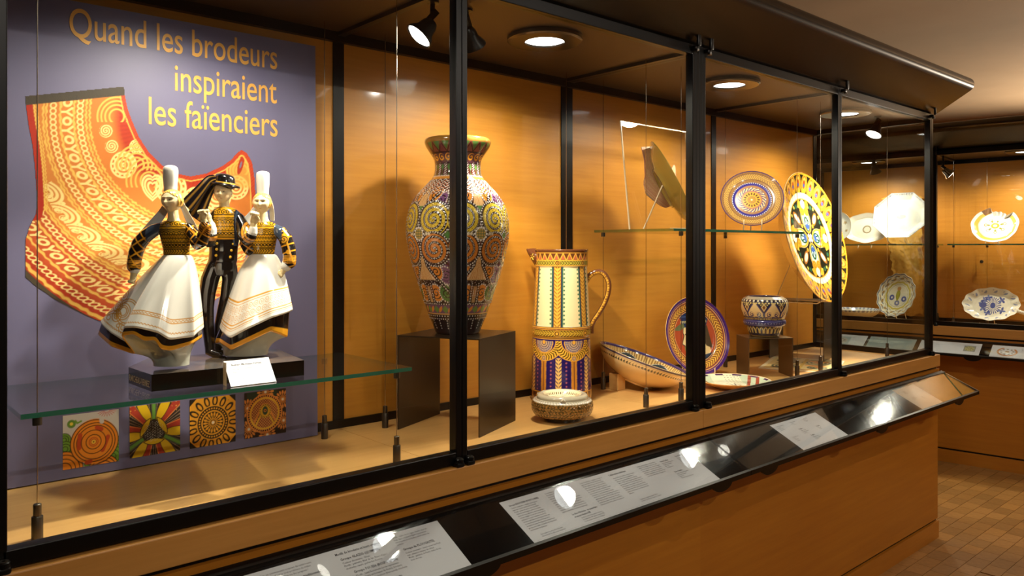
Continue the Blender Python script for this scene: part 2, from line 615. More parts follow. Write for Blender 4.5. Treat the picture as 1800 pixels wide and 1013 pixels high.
def build_case(label, org, rz, nb=2, right_over=0.0, left_over=0.0, glass_end=False, hinges=((1, 1), (1, 1)), left_glass=False, mid_post=True, first=.017):
    """one cabinet of nb bays; local x along the front, y into the case, z up"""
    root = empty('display_case', org, rz, label, 'display case')
    L = nb * PIT
    a, b = -left_over, L + right_over
    # base
    MB().box((a, .012, .098), (b, YB + .03, .835)).build('base_panel', BEECH_BASE, root)
    MB().box((a + .004, .02, .086), (b - .004, YB + .02, .098)).build('plinth_groove', BLACK, root)
    MB().box((a, .006, 0), (b, YB + .03, .086)).build('plinth', BEECH_BASE, root)
    MB().box((a, .004, .838), (b, YB + .03, .876)).build('lower_rail', BEECH_BASE, root)
    MB().box((a + .003, .018, .876), (b - .003, YB + .02, .888)).build('shadow_gap', BLACK, root)
    MB().box((a, 0, .888), (b, .075, ZL), 0, .0025).build('ledge', BEECH_EDGE, root)
    for i in range(nb):
        MB().box((i * PIT + .0007, .075, .888), ((i + 1) * PIT - .0007, YB, ZF)).build('case_floor', BEECH_FLOOR, root)
    # back
    for i in range(nb):
        MB().box((i * PIT + (.018 if mid_post or i == 0 else .0008), YB, ZF + .026), ((i + 1) * PIT - (.018 if mid_post or i == nb - 1 else .0008), YB + .018, ZWT)).build('back_panel', BEECH, root)
    for i in range(nb + 1):
        if 0 < i < nb and not mid_post:
            continue
        w = .019 if 0 < i < nb else .016
        x = min(max(i * PIT, w), L - w)
        MB().box((x - w, YB - .004, ZF), (x + w, YB + .02, ZC)).build('back_post', BLACK, root)
    MB().box((0, YB - .006, ZF), (L, YB + .004, ZF + .026)).build('back_skirting', BLACK, root)
    MB().box((0, YB - .02, ZWT), (L, YB + .02, ZC + .01)).build('back_top_rail', BLACK, root)
    MB().box((a, YB + .02, 0), (b, YB + .034, 2.36)).build('rear_panel', BLACK, root)
    # ceiling
    for i in range(nb):
        MB().box((i * PIT + .006, .05, ZC), ((i + 1) * PIT - .006, YB - .02, ZC + .012)).build('ceiling_panel', CEIL, root)
    for i in range(nb + 1):
        x = min(max(i * PIT, .012), L - .012)
        MB().box((x - .011, .05, ZC - .012), (x + .011, YB - .02, ZC + .014)).build('ceiling_bar', BLACK, root)
    # canopy: sloping soffit, rolled nose, flat top
    prof = [(.03, 2.19), (-.140, 2.293), (-.146, 2.298)]
    cy, cz, r = -.124, 2.326, .036
    for k in range(13):
        t = math.radians(232 - k * (232 - 90) / 12)
        prof.append((cy + r * math.cos(t), cz + r * math.sin(t)))
    prof += [(YB + .034, 2.362), (YB + .034, 2.35), (.03, 2.35)]
    for i in range(nb // 2):
        x0, x1 = (a if i == 0 else i * 2 * PIT + .0008), (b if i == nb // 2 - 1 else (i + 1) * 2 * PIT - .0008)
        MB().prism(prof, 0, x0, x1).build('canopy', BRONZE, root, True)
    # posts
    for x in (0, L - .02):
        MB().box((x, .016, ZL), (x + .02, .05, 2.19), 0, .002).build('corner_post', BLACK, root)
    # glazed doors
    for i in range(nb):
        x0 = .0205 if i == 0 else i * PIT + .0008
        x1 = L - .0205 if i == nb - 1 else (i + 1) * PIT - .0008
        d = MB()
        s = .017
        s0 = first if i == 0 else s
        d.box((x0, .016, ZL + .003), (x0 + s0, .046, 2.189), 0, .002)
        d.box((x1 - s, .016, ZL + .003), (x1, .046, 2.189), 0, .002)
        d.box((x0 + s, .016, ZL + .003), (x1 - s, .046, .984), 0, .002)
        d.box((x0 + s, .016, ZI), (x1 - s, .046, 2.189), 0, .002)
        door = d.build('glass_door', BLACK, root)
        MB().box((x0 + s, .029, .984), (x1 - s, .034, ZI)).build('glass_pane', GLASS, door)
        for side, x in ((0, x0 + .016), (1, x1 - .016)):
            if hinges[i][side]:
                hinge(door, x, False)
                hinge(door, x, True)
    # ends
    for side, gl in ((0, left_glass), (1, glass_end)):
        if gl is None:
            continue
        x = 0 if side == 0 else L
        sg = 1 if side == 0 else -1
        if gl:
            e = MB().box((min(x, x + sg * .022), .05, ZF), (max(x, x + sg * .022), YB - .01, .962)).build('end_rail', BLACK, root)
            MB().box((min(x, x + sg * .022), .05, 2.15), (max(x, x + sg * .022), YB - .01, 2.19)).build('end_rail', BLACK, root)
            MB().box((min(x + sg * .008, x + sg * .013), .05, .962), (max(x + sg * .008, x + sg * .013), YB - .004, 2.15)).build('end_pane', GLASS, e)
        else:
            MB().box((min(x, x + sg * .006), .05, ZF), (max(x, x + sg * .006), YB - .004, 2.17)).build('end_panel', BLACK, root)
    return root


# perforated dark ceiling sheet
CEIL = principled('perforated_dark_sheet', L4(92, 72, 48), .5, .5)
nt = CEIL.node_tree
tc = nt.nodes.new('ShaderNodeTexCoord')
mp = nt.nodes.new('ShaderNodeMapping')
mp.inputs['Scale'].default_value = (140, 140, 140)
vo = nt.nodes.new('ShaderNodeTexVoronoi')
vo.inputs['Scale'].default_value = 1.0
vo.inputs['Randomness'].default_value = 0.0
rp = nt.nodes.new('ShaderNodeValToRGB')
rp.color_ramp.elements[0].position = .26
rp.color_ramp.elements[0].color = L4(30, 22, 14)
rp.color_ramp.elements[1].position = .34
rp.color_ramp.elements[1].color = L4(72, 55, 37)
nt.links.new(tc.outputs['Object'], mp.inputs[0])
nt.links.new(mp.outputs[0], vo.inputs['Vector'])
nt.links.new(vo.outputs['Distance'], rp.inputs[0])
nt.links.new(rp.outputs[0], nt.nodes['Principled BSDF'].inputs['Base Color'])

Y0 = 1.5457
CASE_A = build_case('long wooden display case nearest the viewer holding the dancer figures and tall vase', (.191, Y0, 0), 0, left_over=.04, glass_end=None, first=.0245, hinges=((1, 1), (1, 1)))
CASE_B = build_case('second wooden display case with glazed end holding the big peacock-eye plate', (.191 + 2 * PIT, Y0, 0), 0, right_over=.05, glass_end=True, left_glass=None, hinges=((1, 0), (1, 1)))
CRZ = math.radians(-83)
CX0 = np.array([5.879, 2.144]) - PIT * np.array([math.cos(CRZ), math.sin(CRZ)])
CASE_C = build_case('far display case across the aisle holding white faience dishes', (CX0[0], CX0[1], 0), CRZ, right_over=.0, mid_post=False, hinges=((1, 1), (1, 1)))


def case_c(x, y, z=0.0):
    """point in the far case: x along it, y into it"""
    return (CX0[0] + x * math.cos(CRZ) - y * math.sin(CRZ), CX0[1] + x * math.sin(CRZ) + y * math.cos(CRZ), z)


# ------------------------------------------------------------------ label rails below the ledges
RY0, RZ0, RY1, RZ1 = -.018, .861, -.178, .782       # back and front line of the rail's top, case-local y and z


def label_rail(label, org, rz, x0, x1, brackets, end=False):
    root = empty('label_rail', org, rz, label, 'label rail')
    sl = (RZ1 - RZ0) / (RY1 - RY0)
    top = lambda y: RZ0 + (y - RY0) * sl
    MB().prism([(RY0, top(RY0) - .012), (RY0, top(RY0) - .005), (RY1, top(RY1) - .005), (RY1, top(RY1) - .012)], 0, x0, x1).build('tray_board', BLACK_GLOSS, root)
    MB().prism([(RY0 - .008, top(RY0 - .008) - .0022), (RY0 - .008, top(RY0 - .008)), (RY1 + .004, top(RY1 + .004)), (RY1 + .004, top(RY1 + .004) - .0022)], 0, x0 + .003, x1 - .006).build('glass_cover', GLASS_TRAY, root)
    f = MB()
    f.prism([(RY0 + .014, top(RY0) - .014), (RY0 + .014, top(RY0) + .004), (RY0 - .008, top(RY0 - .008) + .003), (RY0 - .008, top(RY0 - .008) - .014)], 0, x0, x1)
    f.prism([(RY1 + .004, top(RY1 + .004) - .014), (RY1 + .004, top(RY1 + .004) + .0025), (RY1 - .004, top(RY1) + .001), (RY1 - .004, top(RY1) - .014)], 0, x0, x1)
    f.build('rail_edge', BLACK, root)
    if end:
        MB().prism([(RY0 + .014, top(RY0) - .014), (RY0 + .014, top(RY0) + .005), (RY1 - .004, top(RY1) + .003), (RY1 - .004, top(RY1) - .014)], 0, x1 - .007, x1).build('end_trim', GUNMETAL, root)
    for bx in brackets:
        b = MB()
        pts = [(bx + .05 * math.cos(t), -.02 - .0 + 0) for t in (0,)]
        n = 16
        poly = [(bx + .052 * math.cos(PI + PI * k / n), RZ1 - .012 + .026 * math.sin(PI + PI * k / n)) for k in range(n + 1)]
        V = [(p, RY1 + .004, q) for p, q in poly] + [(p, RY1 + .012, q) for p, q in poly]
        m = n + 1
        F = [tuple(range(m)), tuple(reversed(range(m, 2 * m)))] + [(k, m + k, m + (k + 1) % m, (k + 1) % m) for k in range(m)]
        b.add(V, F)
        b.prism([(.0, RZ1 - .03), (.0, RZ0 - .02), (RY1 + .012, RZ1 - .016), (RY1 + .012, RZ1 - .024)], 0, bx - .004, bx + .004)
        b.build('bracket', BLACK, root)
    return root


RAIL_A = label_rail('black glazed label rail under the nearest case, below the dancer figures', (.191, Y0, 0), 0, -.04, 2 * PIT - .001, (.25, .94, 1.90))
RAIL_B = label_rail('black glazed label rail under the second case, ending in a metal trim', (.191 + 2 * PIT, Y0, 0), 0, .001, 2 * PIT + .05, (.13, 1.0, 1.86), True)
RAIL_C = label_rail('glazed label rail under the far case across the aisle', (CX0[0], CX0[1], 0), CRZ, 0, 2 * PIT, (.3, 1.3, 1.9))


# ================================================================== lamps of the cases
def downlight(label, loc, power):
    r = empty('downlight', loc, 0, label, 'ceiling light', 'round downlights in the case ceilings')
    MB().lathe([(.112, 0), (.120, -.004), (.120, -.014), (.114, -.019), (.064, -.019), (.061, -.012), (.061, -.004)], 48).build('ring', BRONZE, r, True)
    MB().lathe([(.0608, -.013), (.0608, -.0135)], 40).build('lit_glass', GLOW_C, r, True)
    lamp('downlight_beam', 'SPOT', (loc[0], loc[1], loc[2] - .02), power, (1, .90, .72), .05, (loc[0], loc[1], 0), 164, .6, r)
    return r


POS = lambda i: .191 + PIT * (i + .5)
downlight('round downlight above the three dancer figures', (POS(0), 1.79, ZC), 46)
downlight('round lit downlight above the tall jug', (POS(1), 1.79, ZC), 52)
downlight('round lit downlight right of the wide black mullion', (POS(2), 1.775, ZC), 58)
downlight('round lit downlight above the big peacock-eye plate', (POS(3), 1.78, ZC), 58)
downlight('round downlight in the left bay of the far case', case_c(.52, .24, ZC), 66)
downlight('round downlight in the right bay of the far case', case_c(1.54, .24, ZC), 58)


def spotlight(label, loc, aim, power, angle=48, ceil=ZC, size=1.15, mat=BLACK):
    """gimbal spot: rod, knuckle, bell housing with bright front"""
    r = empty('spotlight', (loc[0], loc[1], ceil), 0, label, 'spotlight', 'adjustable spots inside the display cases')
    L = Vector(loc)
    A = (Vector(aim) - L).normalized()
    base = L - A * .052 * size + Vector((0, 0, .016))
    org = Vector((loc[0], loc[1], ceil))
    rod = MB().tube([Vector((0, 0, 0)) + Vector((base.x - loc[0], base.y - loc[1], 0)), base - org], .0062 * size, 10)
    rod.build('rod', BLACK, r, True)
    MB().lathe([(.018, 0), (.018, -.006), (.008, -.008)], 20, (base.x - loc[0], base.y - loc[1], 0)).build('rose', BLACK, r, True)
    q = A.to_track_quat('Z', 'Y').to_matrix().to_4x4()
    k = MB()
    k.box((-.011, -.009, -.016), (.011, .009, .018), 0, .002)
    k.xf(Matrix.Translation(base - org) @ q)
    k.build('knuckle', BLACK, r)
    h = MB().lathe([(.004, -.052), (.014, -.050), (.020, -.040), (.023, -.022), (.034, -.006), (.036, 0), (.034, .001), (.031, -.002)], 28)
    h.v = [(x * size, y * size, z * size) for x, y, z in h.v]
    h.xf(Matrix.Translation(L - org) @ q)
    h.build('housing', mat, r, True)
    g = MB().lathe([(.031 * size, -.002), (.022 * size, .004), (.0, .006)], 28, caps=False)
    g.xf(Matrix.Translation(L - org) @ q)
    g.build('lit_lens', GLOW, r, True)
    lamp('spot_beam', 'SPOT', tuple(L + A * .012), power, (1, .90, .74), .02, aim, angle, .6, r)
    return r


spotlight('black spotlight left of the first mullion, turned towards the dancers', (1.212, 1.750, 2.075), (.70, 1.93, 1.46), 90)
spotlight('black spotlight half behind the first mullion, turned towards the jug', (1.398, 1.750, 2.080), (2.0, 2.05, 1.32), 70)
spotlight('black spotlight in the end bay, turned to the peacock-eye plate', (4.017, 1.750, 2.078), (3.70, 1.86, 1.50), 100, 62)
p = case_c(.86, .14, 2.07)
spotlight('pale glass spotlight at the mullion of the far case', case_c(1.09, .20, 2.03), case_c(1.55, .42, 1.6), 20, mat=CHROME)
spotlight('black spotlight in the far case lighting the eight-sided dish', case_c(.60, .14, 2.07), case_c(.66, .42, 1.5), 13)
# ================================================================== violet exhibition panel
def ray(px):
    return FWD + (px - 900.0) / FPX * RGT


PN_O = np.array([0.0, 2.145, .936])
PN_U = np.array([0.0, .015, 1.174])
PN_U /= np.linalg.norm(PN_U)
PN_N = np.array([0.0, -PN_U[2], PN_U[1]])


def on_panel(px, py):
    """measured photo point -> (x, height along the board) on the leaning board"""
    px = np.asarray(px, float)
    py = np.asarray(py, float)
    s = (px - 900.0) / FPX
    dx = FWD[0] + s * RGT[0]
    dy = FWD[1] + s * RGT[1]
    dz = -(py - HOR) / FPX
    # plane: n.(eye + t d - O) = 0
    t = (PN_N[1] * PN_O[1] + PN_N[2] * (PN_O[2] - EYE)) / (PN_N[1] * dy + PN_N[2] * dz)
    return t * dx, (EYE + t * dz - PN_O[2]) / PN_U[2]


PM = Matrix(((1, 0, PN_N[0], PN_O[0]), (0, PN_U[1], PN_N[1], PN_O[1]), (0, PN_U[2], PN_N[2], PN_O[2]), (0, 0, 0, 1)))
panel = empty('exhibition_panel', label='tall violet exhibition panel with yellow title leaning behind the dancer figures', cat='panel', mat4=PM)
VIOLET = noisy('violet_print', L4(106, 102, 134), L4(110, 106, 138), 2.0, .5)
MB().box((.215, 0, -.006), (1.118, 1.176, 0)).build('board', VIOLET, panel)
TITLE = principled('yellow_title_print', L4(238, 176, 84), .5)
for body, pl_, pr_, base in (('Quand les brodeurs', 122, 487, (487, 122)), ('inspiraient', 307, 486, (486, 182)), ('les faïenciers', 261, 487, (484, 240))):
    xl = on_panel(pl_, 120)[0]
    xr, yb = on_panel(*base)
    xr = on_panel(pr_, 120)[0]
    me = text_mesh(body, 1.0, bold=.005, res=6, spacing=1.0)
    place_text('title_line', me, Matrix.Translation((float(xl), float(yb), .0012)), TITLE, panel, width=float(xr - xl), sy=.104)


# ---- printed photograph of an embroidered collar
def collar_paint(px, py):
    n = len(px)
    P = Paint(n, (178, 52, 22))
    r = np.hypot((px - 365) * .93, py - 205)
    a = np.arctan2(py - 205, (365 - px) * .93)            # angle around the neck, grows downwards
    wob = .8 * np.sin(a * 140) + .6 * np.sin(a * 61 + r)
    s = a * r                                             # arc length
    gold, pale = (232, 182, 84), (246, 214, 136)
    # ribbed red cloth
    P.over(.35 * (np.sin(a * 120) > .2), (150, 36, 14))
    P.over(.72 * band(r, 150, 262, 14), (218, 136, 54))  # gold ground, with the spot's brightening put into these orange tints
    P.over(.7 * band(r, 262, 312, 10), (222, 146, 62))
    P.over(.4 * band(r, 312, 372, 10), (206, 104, 48))

    def thread(rc, w, c=gold):
        P.over(line(r + wob, rc, w, 1.2), c)

    def chain(rc, rr=5.2):
        per = rr * 1.75
        k = np.round(s / per)
        P.over(ss(np.abs(np.hypot(s - k * per, r - rc) - rr * .82) - 1.25, 1.0), pale)

    def yoyo(rc, h=9.0):
        per = 33.0
        u = rep(s, per)
        w = r - rc
        P.over(ss(np.abs(np.hypot(u - 8.25, w) - 6.0) - 2.2, 1.1), pale)
        v = u + 8.25
        d = np.minimum(seg_d(v, w, 0, 1, -6.5, -h * .9), seg_d(v, w, 0, 1, 6.5, -h * .9))
        d = np.minimum(d, seg_d(v, w, 0, 0, 0, h * .9))
        P.over(ss(d - 2.0, 1.1), pale)

    for rc, w in ((193, 3), (199, 3), (219, 4), (241, 4), (264, 3), (269, 3), (306, 3), (311, 3), (334, 4), (362, 4), (395, 6)):
        thread(rc, w)
    chain(209, 5.4)
    yoyo(230)
    chain(253, 5.6)
    chain(322, 5.6)
    yoyo(348)
    chain(379, 6.2)
    # shells between the two tiers
    m = (r > 272) & (r < 304) & (a > .42)
    per = 46.0
    u = rep(s, per)
    w = r - 298
    d = np.hypot(u, w)
    shell = np.zeros(n)
    for rad in (24, 17, 10):
        shell = np.maximum(shell, ss(np.abs(d - rad) - 2.2, 1.1) * (w < 2))
    shell = np.maximum(shell, spiral(u - 9, w + 3, 3.6, .55, 7) + spiral(u + 9, w + 3, 3.6, .55, 7, -1))
    P.over(shell * m, pale)
    P.over(ss(np.hypot(rep(s, per, per / 2), r - 281) - 3) * m, pale)
    # scrollwork by the neck: rosettes, hearts, spirals, measured one by one
    neck = (r < 190)
    for cx, cy, R in ((217, 290, 22), (381, 345, 24), (300, 330, 26), (345, 352, 22), (415, 330, 20), (240, 258, 12)):
        d = np.hypot(px - cx, py - cy)
        P.over(ss(d - R, 1) * neck, (206, 116, 44))
        for q in (1.0, .72, .42, .12):
            P.over(ss(np.abs(d - R * q) - min(1.7, R * .075), 1.0) * neck, pale)
        an = np.arctan2(py - cy, px - cx)
        P.over(ss(np.abs(d - R * .86) - 1.6, 1) * (np.sin(an * 14) > .1) * neck, pale)
    for cx, cy in ((186, 230), (196, 257)):
        P.over(spiral(px - cx, py - cy, 4.2, .55, 12) * neck, pale)
    for cx, cy, R in ((205, 205, 34), (262, 318, 40), (240, 290, 34), (425, 300, 26)):
        d = np.hypot(px - cx, py - cy)
        for q in (1.0, .8, .6, .38):
            P.over(ss(np.abs(d - R * q) - 1.6, 1.2) * neck * (py < cy + R * .3), gold)
    hx, hy = np.abs(px - 268) / 16.0, (py - 332) / 18.0
    ht = hx ** 2 + (hy + .0 - .0 + .75 * np.sqrt(np.clip(hx, 0, 2)) - .35) ** 2
    hy2 = -(hy) + .55 * np.sqrt(np.clip(hx, 0, 3))
    hd = hx ** 2 + (-hy - .55 * np.sqrt(np.clip(hx, 0, 3)) + .1) ** 2
    for q in (1.25, .7, .25):
        P.over(ss((np.abs(np.sqrt(hd) - math.sqrt(q)) - .10) * 16, 1.2) * neck, pale)
    # gold ground on the right tip with its keyhole
    P.over(.7 * ss(np.hypot((px - 430) / 1.1, py - 305) - 26, 6), (216, 164, 70))
    kd = np.hypot((px - 423 - (py - 290) * -.25) / .55, (py - 290) / 1.9)
    P.over(ss(kd - 9, 1.2), (170, 50, 24))
    P.over(ss(kd - 3.2, 1.2), (120, 108, 130))
    # stitched red rim on the neck edge and the dark bands
    ed = poly_d(px, py, NECK)
    P.over(ss(ed - 7, 1.2), (190, 66, 34))
    P.over(line(ed, 8.5, 2.0), gold)
    P.over(ss(ed - 7, 1.2) * (np.sin((px + py) * 1.1) > .6) * .35, (140, 34, 18))
    lft = poly_d(px, py, LEFT)
    P.over(ss(lft - 12, 1.2) * (r > 272), (176, 44, 24))
    P.over(line(lft + .8 * np.sin(py * .9), 14, 3.0) * (py < 372), gold)
    P.over(line(lft + .8 * np.sin(py * .9 + 1), 18, 2.0) * (py < 372), gold)
    P.over(ss(401 - r, 1.2), (72, 62, 44))
    top = 178 + (px - 46) * -.099
    P.over(ss(py - (top + 7), 1.2), (62, 54, 44))
    P.over(ss(py - (top + 7), 1.2) * (np.sin(px * 2.1 + py) > .4) * .3, (96, 84, 64))
    return P.c


NECK = [(219, 165), (224, 190), (232, 212), (244, 240), (262, 268), (284, 290), (310, 305), (335, 310), (362, 305), (390, 292), (406, 281), (415, 270), (424, 263), (434, 269), (443, 285), (447, 310), (449, 345), (450, 378)]
LEFT = [(44, 170), (46, 190), (51, 225), (57, 255), (61, 290), (64, 330), (65, 360), (63, 376)]
OUT = NECK + [(444, 420), (425, 470), (395, 515), (350, 550), (300, 570), (250, 580), (190, 571), (150, 555), (100, 529), (62, 503), (45, 488), (45, 420), (52, 398)] + LEFT[::-1] + [(44, 169), (218, 152)]
gx, gy = np.arange(40, 454, 1.25), np.arange(148, 584, 1.25)
GX, GY = np.meshgrid(gx, gy, indexing='ij')
sd = poly_sd(GX.ravel(), GY.ravel(), OUT)
ins = sd < .4
F = grid_faces(len(gx), len(gy))
F = F[ins[F].all(1)]
used = np.zeros(len(sd), bool)
used[F.ravel()] = True
idx = np.cumsum(used) - 1
COLLAR_F = idx[F][:, ::-1]
qx, qy = GX.ravel()[used], GY.ravel()[used]
X, Yp = on_panel(qx, qy)
me = quad_mesh('collar_print', np.stack([X, Yp, np.full(len(X), .0008)], 1), COLLAR_F, collar_paint(qx, qy), False)
link('collar_print', me, PAINT_MATT, panel, label='printed red and gold embroidered collar')


# ---- the four square details printed along the foot
def tile_orange(u, v):
    x, y = u * 100, v * 100
    P = Paint(len(x), (206, 198, 188))
    gr, og, dk, rd = (116, 158, 52), (240, 140, 34), (40, 26, 18), (198, 74, 30)
    for cx, cy, R in ((2, 45, 12), (3, 74, 20), (96, 74, 22), (15, 17, 7), (42, 97, 5), (88, 90, 20), (4, 62, 14)):
        d = np.hypot(x - cx, y - cy)
        P.over(ss(d - R, 1.5), gr)
        for q in (1, .66, .33):
            P.over(ss(np.abs(d - R * q) - .6, 1.2), dk if R > 8 else (80, 120, 40))
    P.over(ss(np.hypot(x - 15, y - 17) - 3, 1), (236, 206, 70))
    for cx, cy, R in ((2, 100, 33), (72, 112, 28)):
        d = np.hypot(x - cx, y - cy)
        P.over(ss(d - R, 1.5), og)
        for q in (1, .82, .6, .38):
            P.over(ss(np.abs(d - R * q) - .8, 1.2), dk)
    P.over(ss(poly_d(x, y, [(22, 12), (25, 17), (32, 14)]) - 1.6, 1), gr)
    dx, dy = x - 56, y - 55
    d = np.hypot(dx, dy * 1.02)
    an = np.arctan2(dy, dx)
    gap = ss(seg_d(x, y, 66, -4, 69, 20) - 4.0, 1.5)
    P.over(ss(d - 43, 1.5), og)
    for R in (43, 37, 32):
        P.over(ss(np.abs(d - R - 2 * np.sin(an)) - .8, 1.2), dk)
    P.over(gap, (206, 198, 188))
    for (p0, p1) in (((30, 40), (28, 64)), ((80, 50), (70, 74)), ((42, 93), (48, 92)), ((60, 30), (68, 34))):
        P.over(ss(seg_d(x, y, *p0, *p1) - 4, 1.5), rd)
    d2 = np.hypot(dx + 2, dy - 1)
    P.over(ss(d2 - 22, 1.5), og)
    for R, c in ((22, dk), (13.5, dk), (8, rd), (5, rd)):
        P.over(ss(np.abs(d2 - R) - .7, 1.2), c)
    P.over(ss(d2 - 4, 1.2), (240, 190, 60))
    P.over(ss(d2 - 1.2, 1), dk)
    for k in range(10):
        t = .15 + .28 * k
        P.over(ss(seg_d(x, y, 78 + 6 * math.cos(t), -2 + 5 * math.sin(t), 78 + 18 * math.cos(t), -2 + 13 * math.sin(t)) - .5, 1), (196, 60, 60))
    return P.c


def tile_petals(u, v):
    x, y = (u - .47) * 100, (v - .54) * 100
    d, an = np.hypot(x, y), np.arctan2(y, x)
    P = Paint(len(x), (44, 32, 28))
    ye, rd = (228, 184, 24), (176, 58, 40)
    P.over((np.sin(an * 60) > .55) * (d > 26) * .6, (168, 140, 110))
    for k in range(3):
        c = PI / 2 + k * 2 * PI / 3
        a = (an - c + PI) % (2 * PI) - PI
        xr, yr = d * np.sin(a), d * np.cos(a)          # yr outwards along the petal's axis
        sx = np.abs(xr)
        P.over(ss(np.abs(sx - (8 + .36 * (yr - 25))) - (4 + .1 * (yr - 25)), 1.2) * (yr > 24), rd)
        P.over(ss(np.abs(sx - (4 + .24 * (yr - 25))) - .9, 1) * (yr > 24), (232, 128, 60))
        P.over(ss(np.hypot((sx - 22 - .55 * (yr - 26)) / .9, (yr - 40) / 2.1) - 12, 1.4) * (yr > 15), ye)
        P.over(ss(np.abs(np.hypot((sx - 22 - .55 * (yr - 26)) / .9, (yr - 40) / 2.1) - 12) - .7, 1.2) * (yr > 15), (40, 28, 18))
        ln = np.maximum(np.hypot(xr, yr + 6) - 32, 14 - yr + .012 * xr ** 2)
        P.over(ss(ln, 1.2), ye)
        P.over(ss(np.abs(ln) - .8, 1.2), (40, 28, 18))
        c2 = c + PI / 3
        a2 = (an - c2 + PI) % (2 * PI) - PI
        P.over(ss(np.abs(d * np.sin(a2)) - (2 + .05 * d), 1.2) * (d > 24) * (np.cos(a2) > 0), (104, 150, 56))
        P.over(ss(np.abs(d * np.sin(a2)) - 6, 1.2) * (d > 30) * (np.cos(a2) > 0) * .6 * (np.abs(d * np.sin(a2)) > 2.6), (60, 54, 62))
    jx, jy = rep(x + 3 * np.sin(y * .7), 5.0), rep(y + 2 * np.sin(x * .9), 5.0)
    P.over(ss(np.hypot(jx, jy) - 1.0, .9) * (d < 20), (214, 204, 184))
    P.over(ss(np.hypot(rep(x, 9), rep(y, 9)) - 1.4, 1) * (d > 58) * (y < -14), (226, 170, 80))
    return P.c


def tile_sun(u, v):
    x, y = (u - .5) * 100, (v - .53) * 100
    d, an = np.hypot(x, y), np.arctan2(y, x)
    og, dk = (236, 162, 42), (38, 28, 20)
    P = Paint(len(x), og)
    P.over(ss(np.hypot(rep(x, 17), rep(y + 4, 13)) - .8, 1) * (d > 44), dk)
    a = rep(an, 2 * PI / 16, .1) * d
    lf = np.hypot(a / 6.2, (d - 46) / 11.5)
    P.over(ss((lf - 1) * 6, 1), dk)
    P.over(ss((np.hypot(a / 3.0, (d - 45) / 7) - 1) * 3, 1), og)
    P.over(ss(d - 36, 1.2), og)
    P.over(band(d, 25.5, 33.8, 1.2), dk)
    P.over(ss(np.hypot(rep(an, 2 * PI / 34) * d, d - 29.6) - 1.7, 1), og)
    P.over(ss(d - 22.5, 1.2), dk)
    a = rep(an, 2 * PI / 18) * d
    P.over(ss((np.hypot(a / 2.2, (d - 17.5) / 4.0) - 1) * 2.4, 1), og)
    P.over(ss(np.abs(a) - .9, .9) * band(d, 6, 18), og)
    P.over(ss(d - 6, 1), og)
    P.over(ss(np.abs(d - 5.2) - .8, 1), dk)
    P.over(ss(d - 3, 1), (238, 222, 196))
    co = np.abs(x) + np.abs(y + 3)
    P.over(ss(84 - co, 1.5), dk)
    P.over(ss(np.abs(84 - co) - 1.4, 1.2), og)
    return P.c


def tile_eye(u, v):
    x, y = (u - .5) * 100, (v - .5) * 100
    og, ye, dk, gn, wh = (226, 140, 60), (232, 178, 46), (48, 34, 24), (44, 58, 40), (232, 216, 186)
    P = Paint(len(x), dk)
    P.over(ss(np.hypot(x + 28, y + 44) - 16, 1), gn)
    P.over(ss(np.hypot(x - 20, y + 44) - 9, 1), gn)
    for cx, cy in ((-42, -16), (42, -26), (-40, 30), (44, 22), (0, -47), (4, 48)):
        dx, dy = x - cx, y - cy
        d, an = np.hypot(dx, dy), np.arctan2(dy, dx)
        a = rep(an, 2 * PI / 16) * d
        P.over(ss(np.abs(a) - .8, .9) * band(d, 3, 15), og)
        P.over(ss(np.hypot(a / 2.4, (d - 16) / 4.2) * 2.4 - 2.4, 1), og)
        P.over(ss(d - 3, 1), wh)
    d, an = np.hypot(x + 2, y), np.arctan2(y, x + 2)
    P.over(ss(d - 43, 1.2), og)
    P.over(band(d, 36.5, 40, 1) * (np.sin(an * 46) > -.3), dk)
    P.over(ss(d - 35.5, 1.2), ye)
    P.over(ss(d - 32, 1.2), (222, 148, 74))
    h1, h2 = np.abs(rep(x + y, 6.2)), np.abs(rep(x - y, 6.2))
    P.over(ss(np.minimum(h1, h2) - .9, .9) * ss(d - 31.5, 1), (120, 44, 26))
    ar = np.maximum(np.abs(x + 2) - (6 + .55 * (y + 22)), -(y + 22))
    leaf_ = ss(ar, 1.4) * ss(d - 31.5, 1)
    P.over(leaf_ * ss(np.abs(ar) - 6, 1), og)
    P.over(ss(np.abs(ar + 7) - 1.6, 1) * (np.sin(y * 1.3) > 0) * leaf_, dk)
    P.over(ss(np.abs(ar + 10) - 2, 1) * leaf_, ye)
    e = np.hypot((x + 1) / 1.0, (y + 5) / 1.1)
    P.over(ss(e - 14, 1), ye)
    P.over(ss(np.abs(e - 12.4) - 1.0, 1) * (np.sin(np.arctan2(y + 5, x + 1) * 20) > -.2), dk)
    P.over(ss(np.hypot((x + 1) / .8, (y + 6) / 1.2) - 8, 1), (52, 78, 52))
    P.over(ss(np.hypot(x + 1, y + 6) - 3.4, 1), og)
    P.over(ss(np.hypot(x + 1, y + 6) - 1.6, 1), dk)
    return P.c


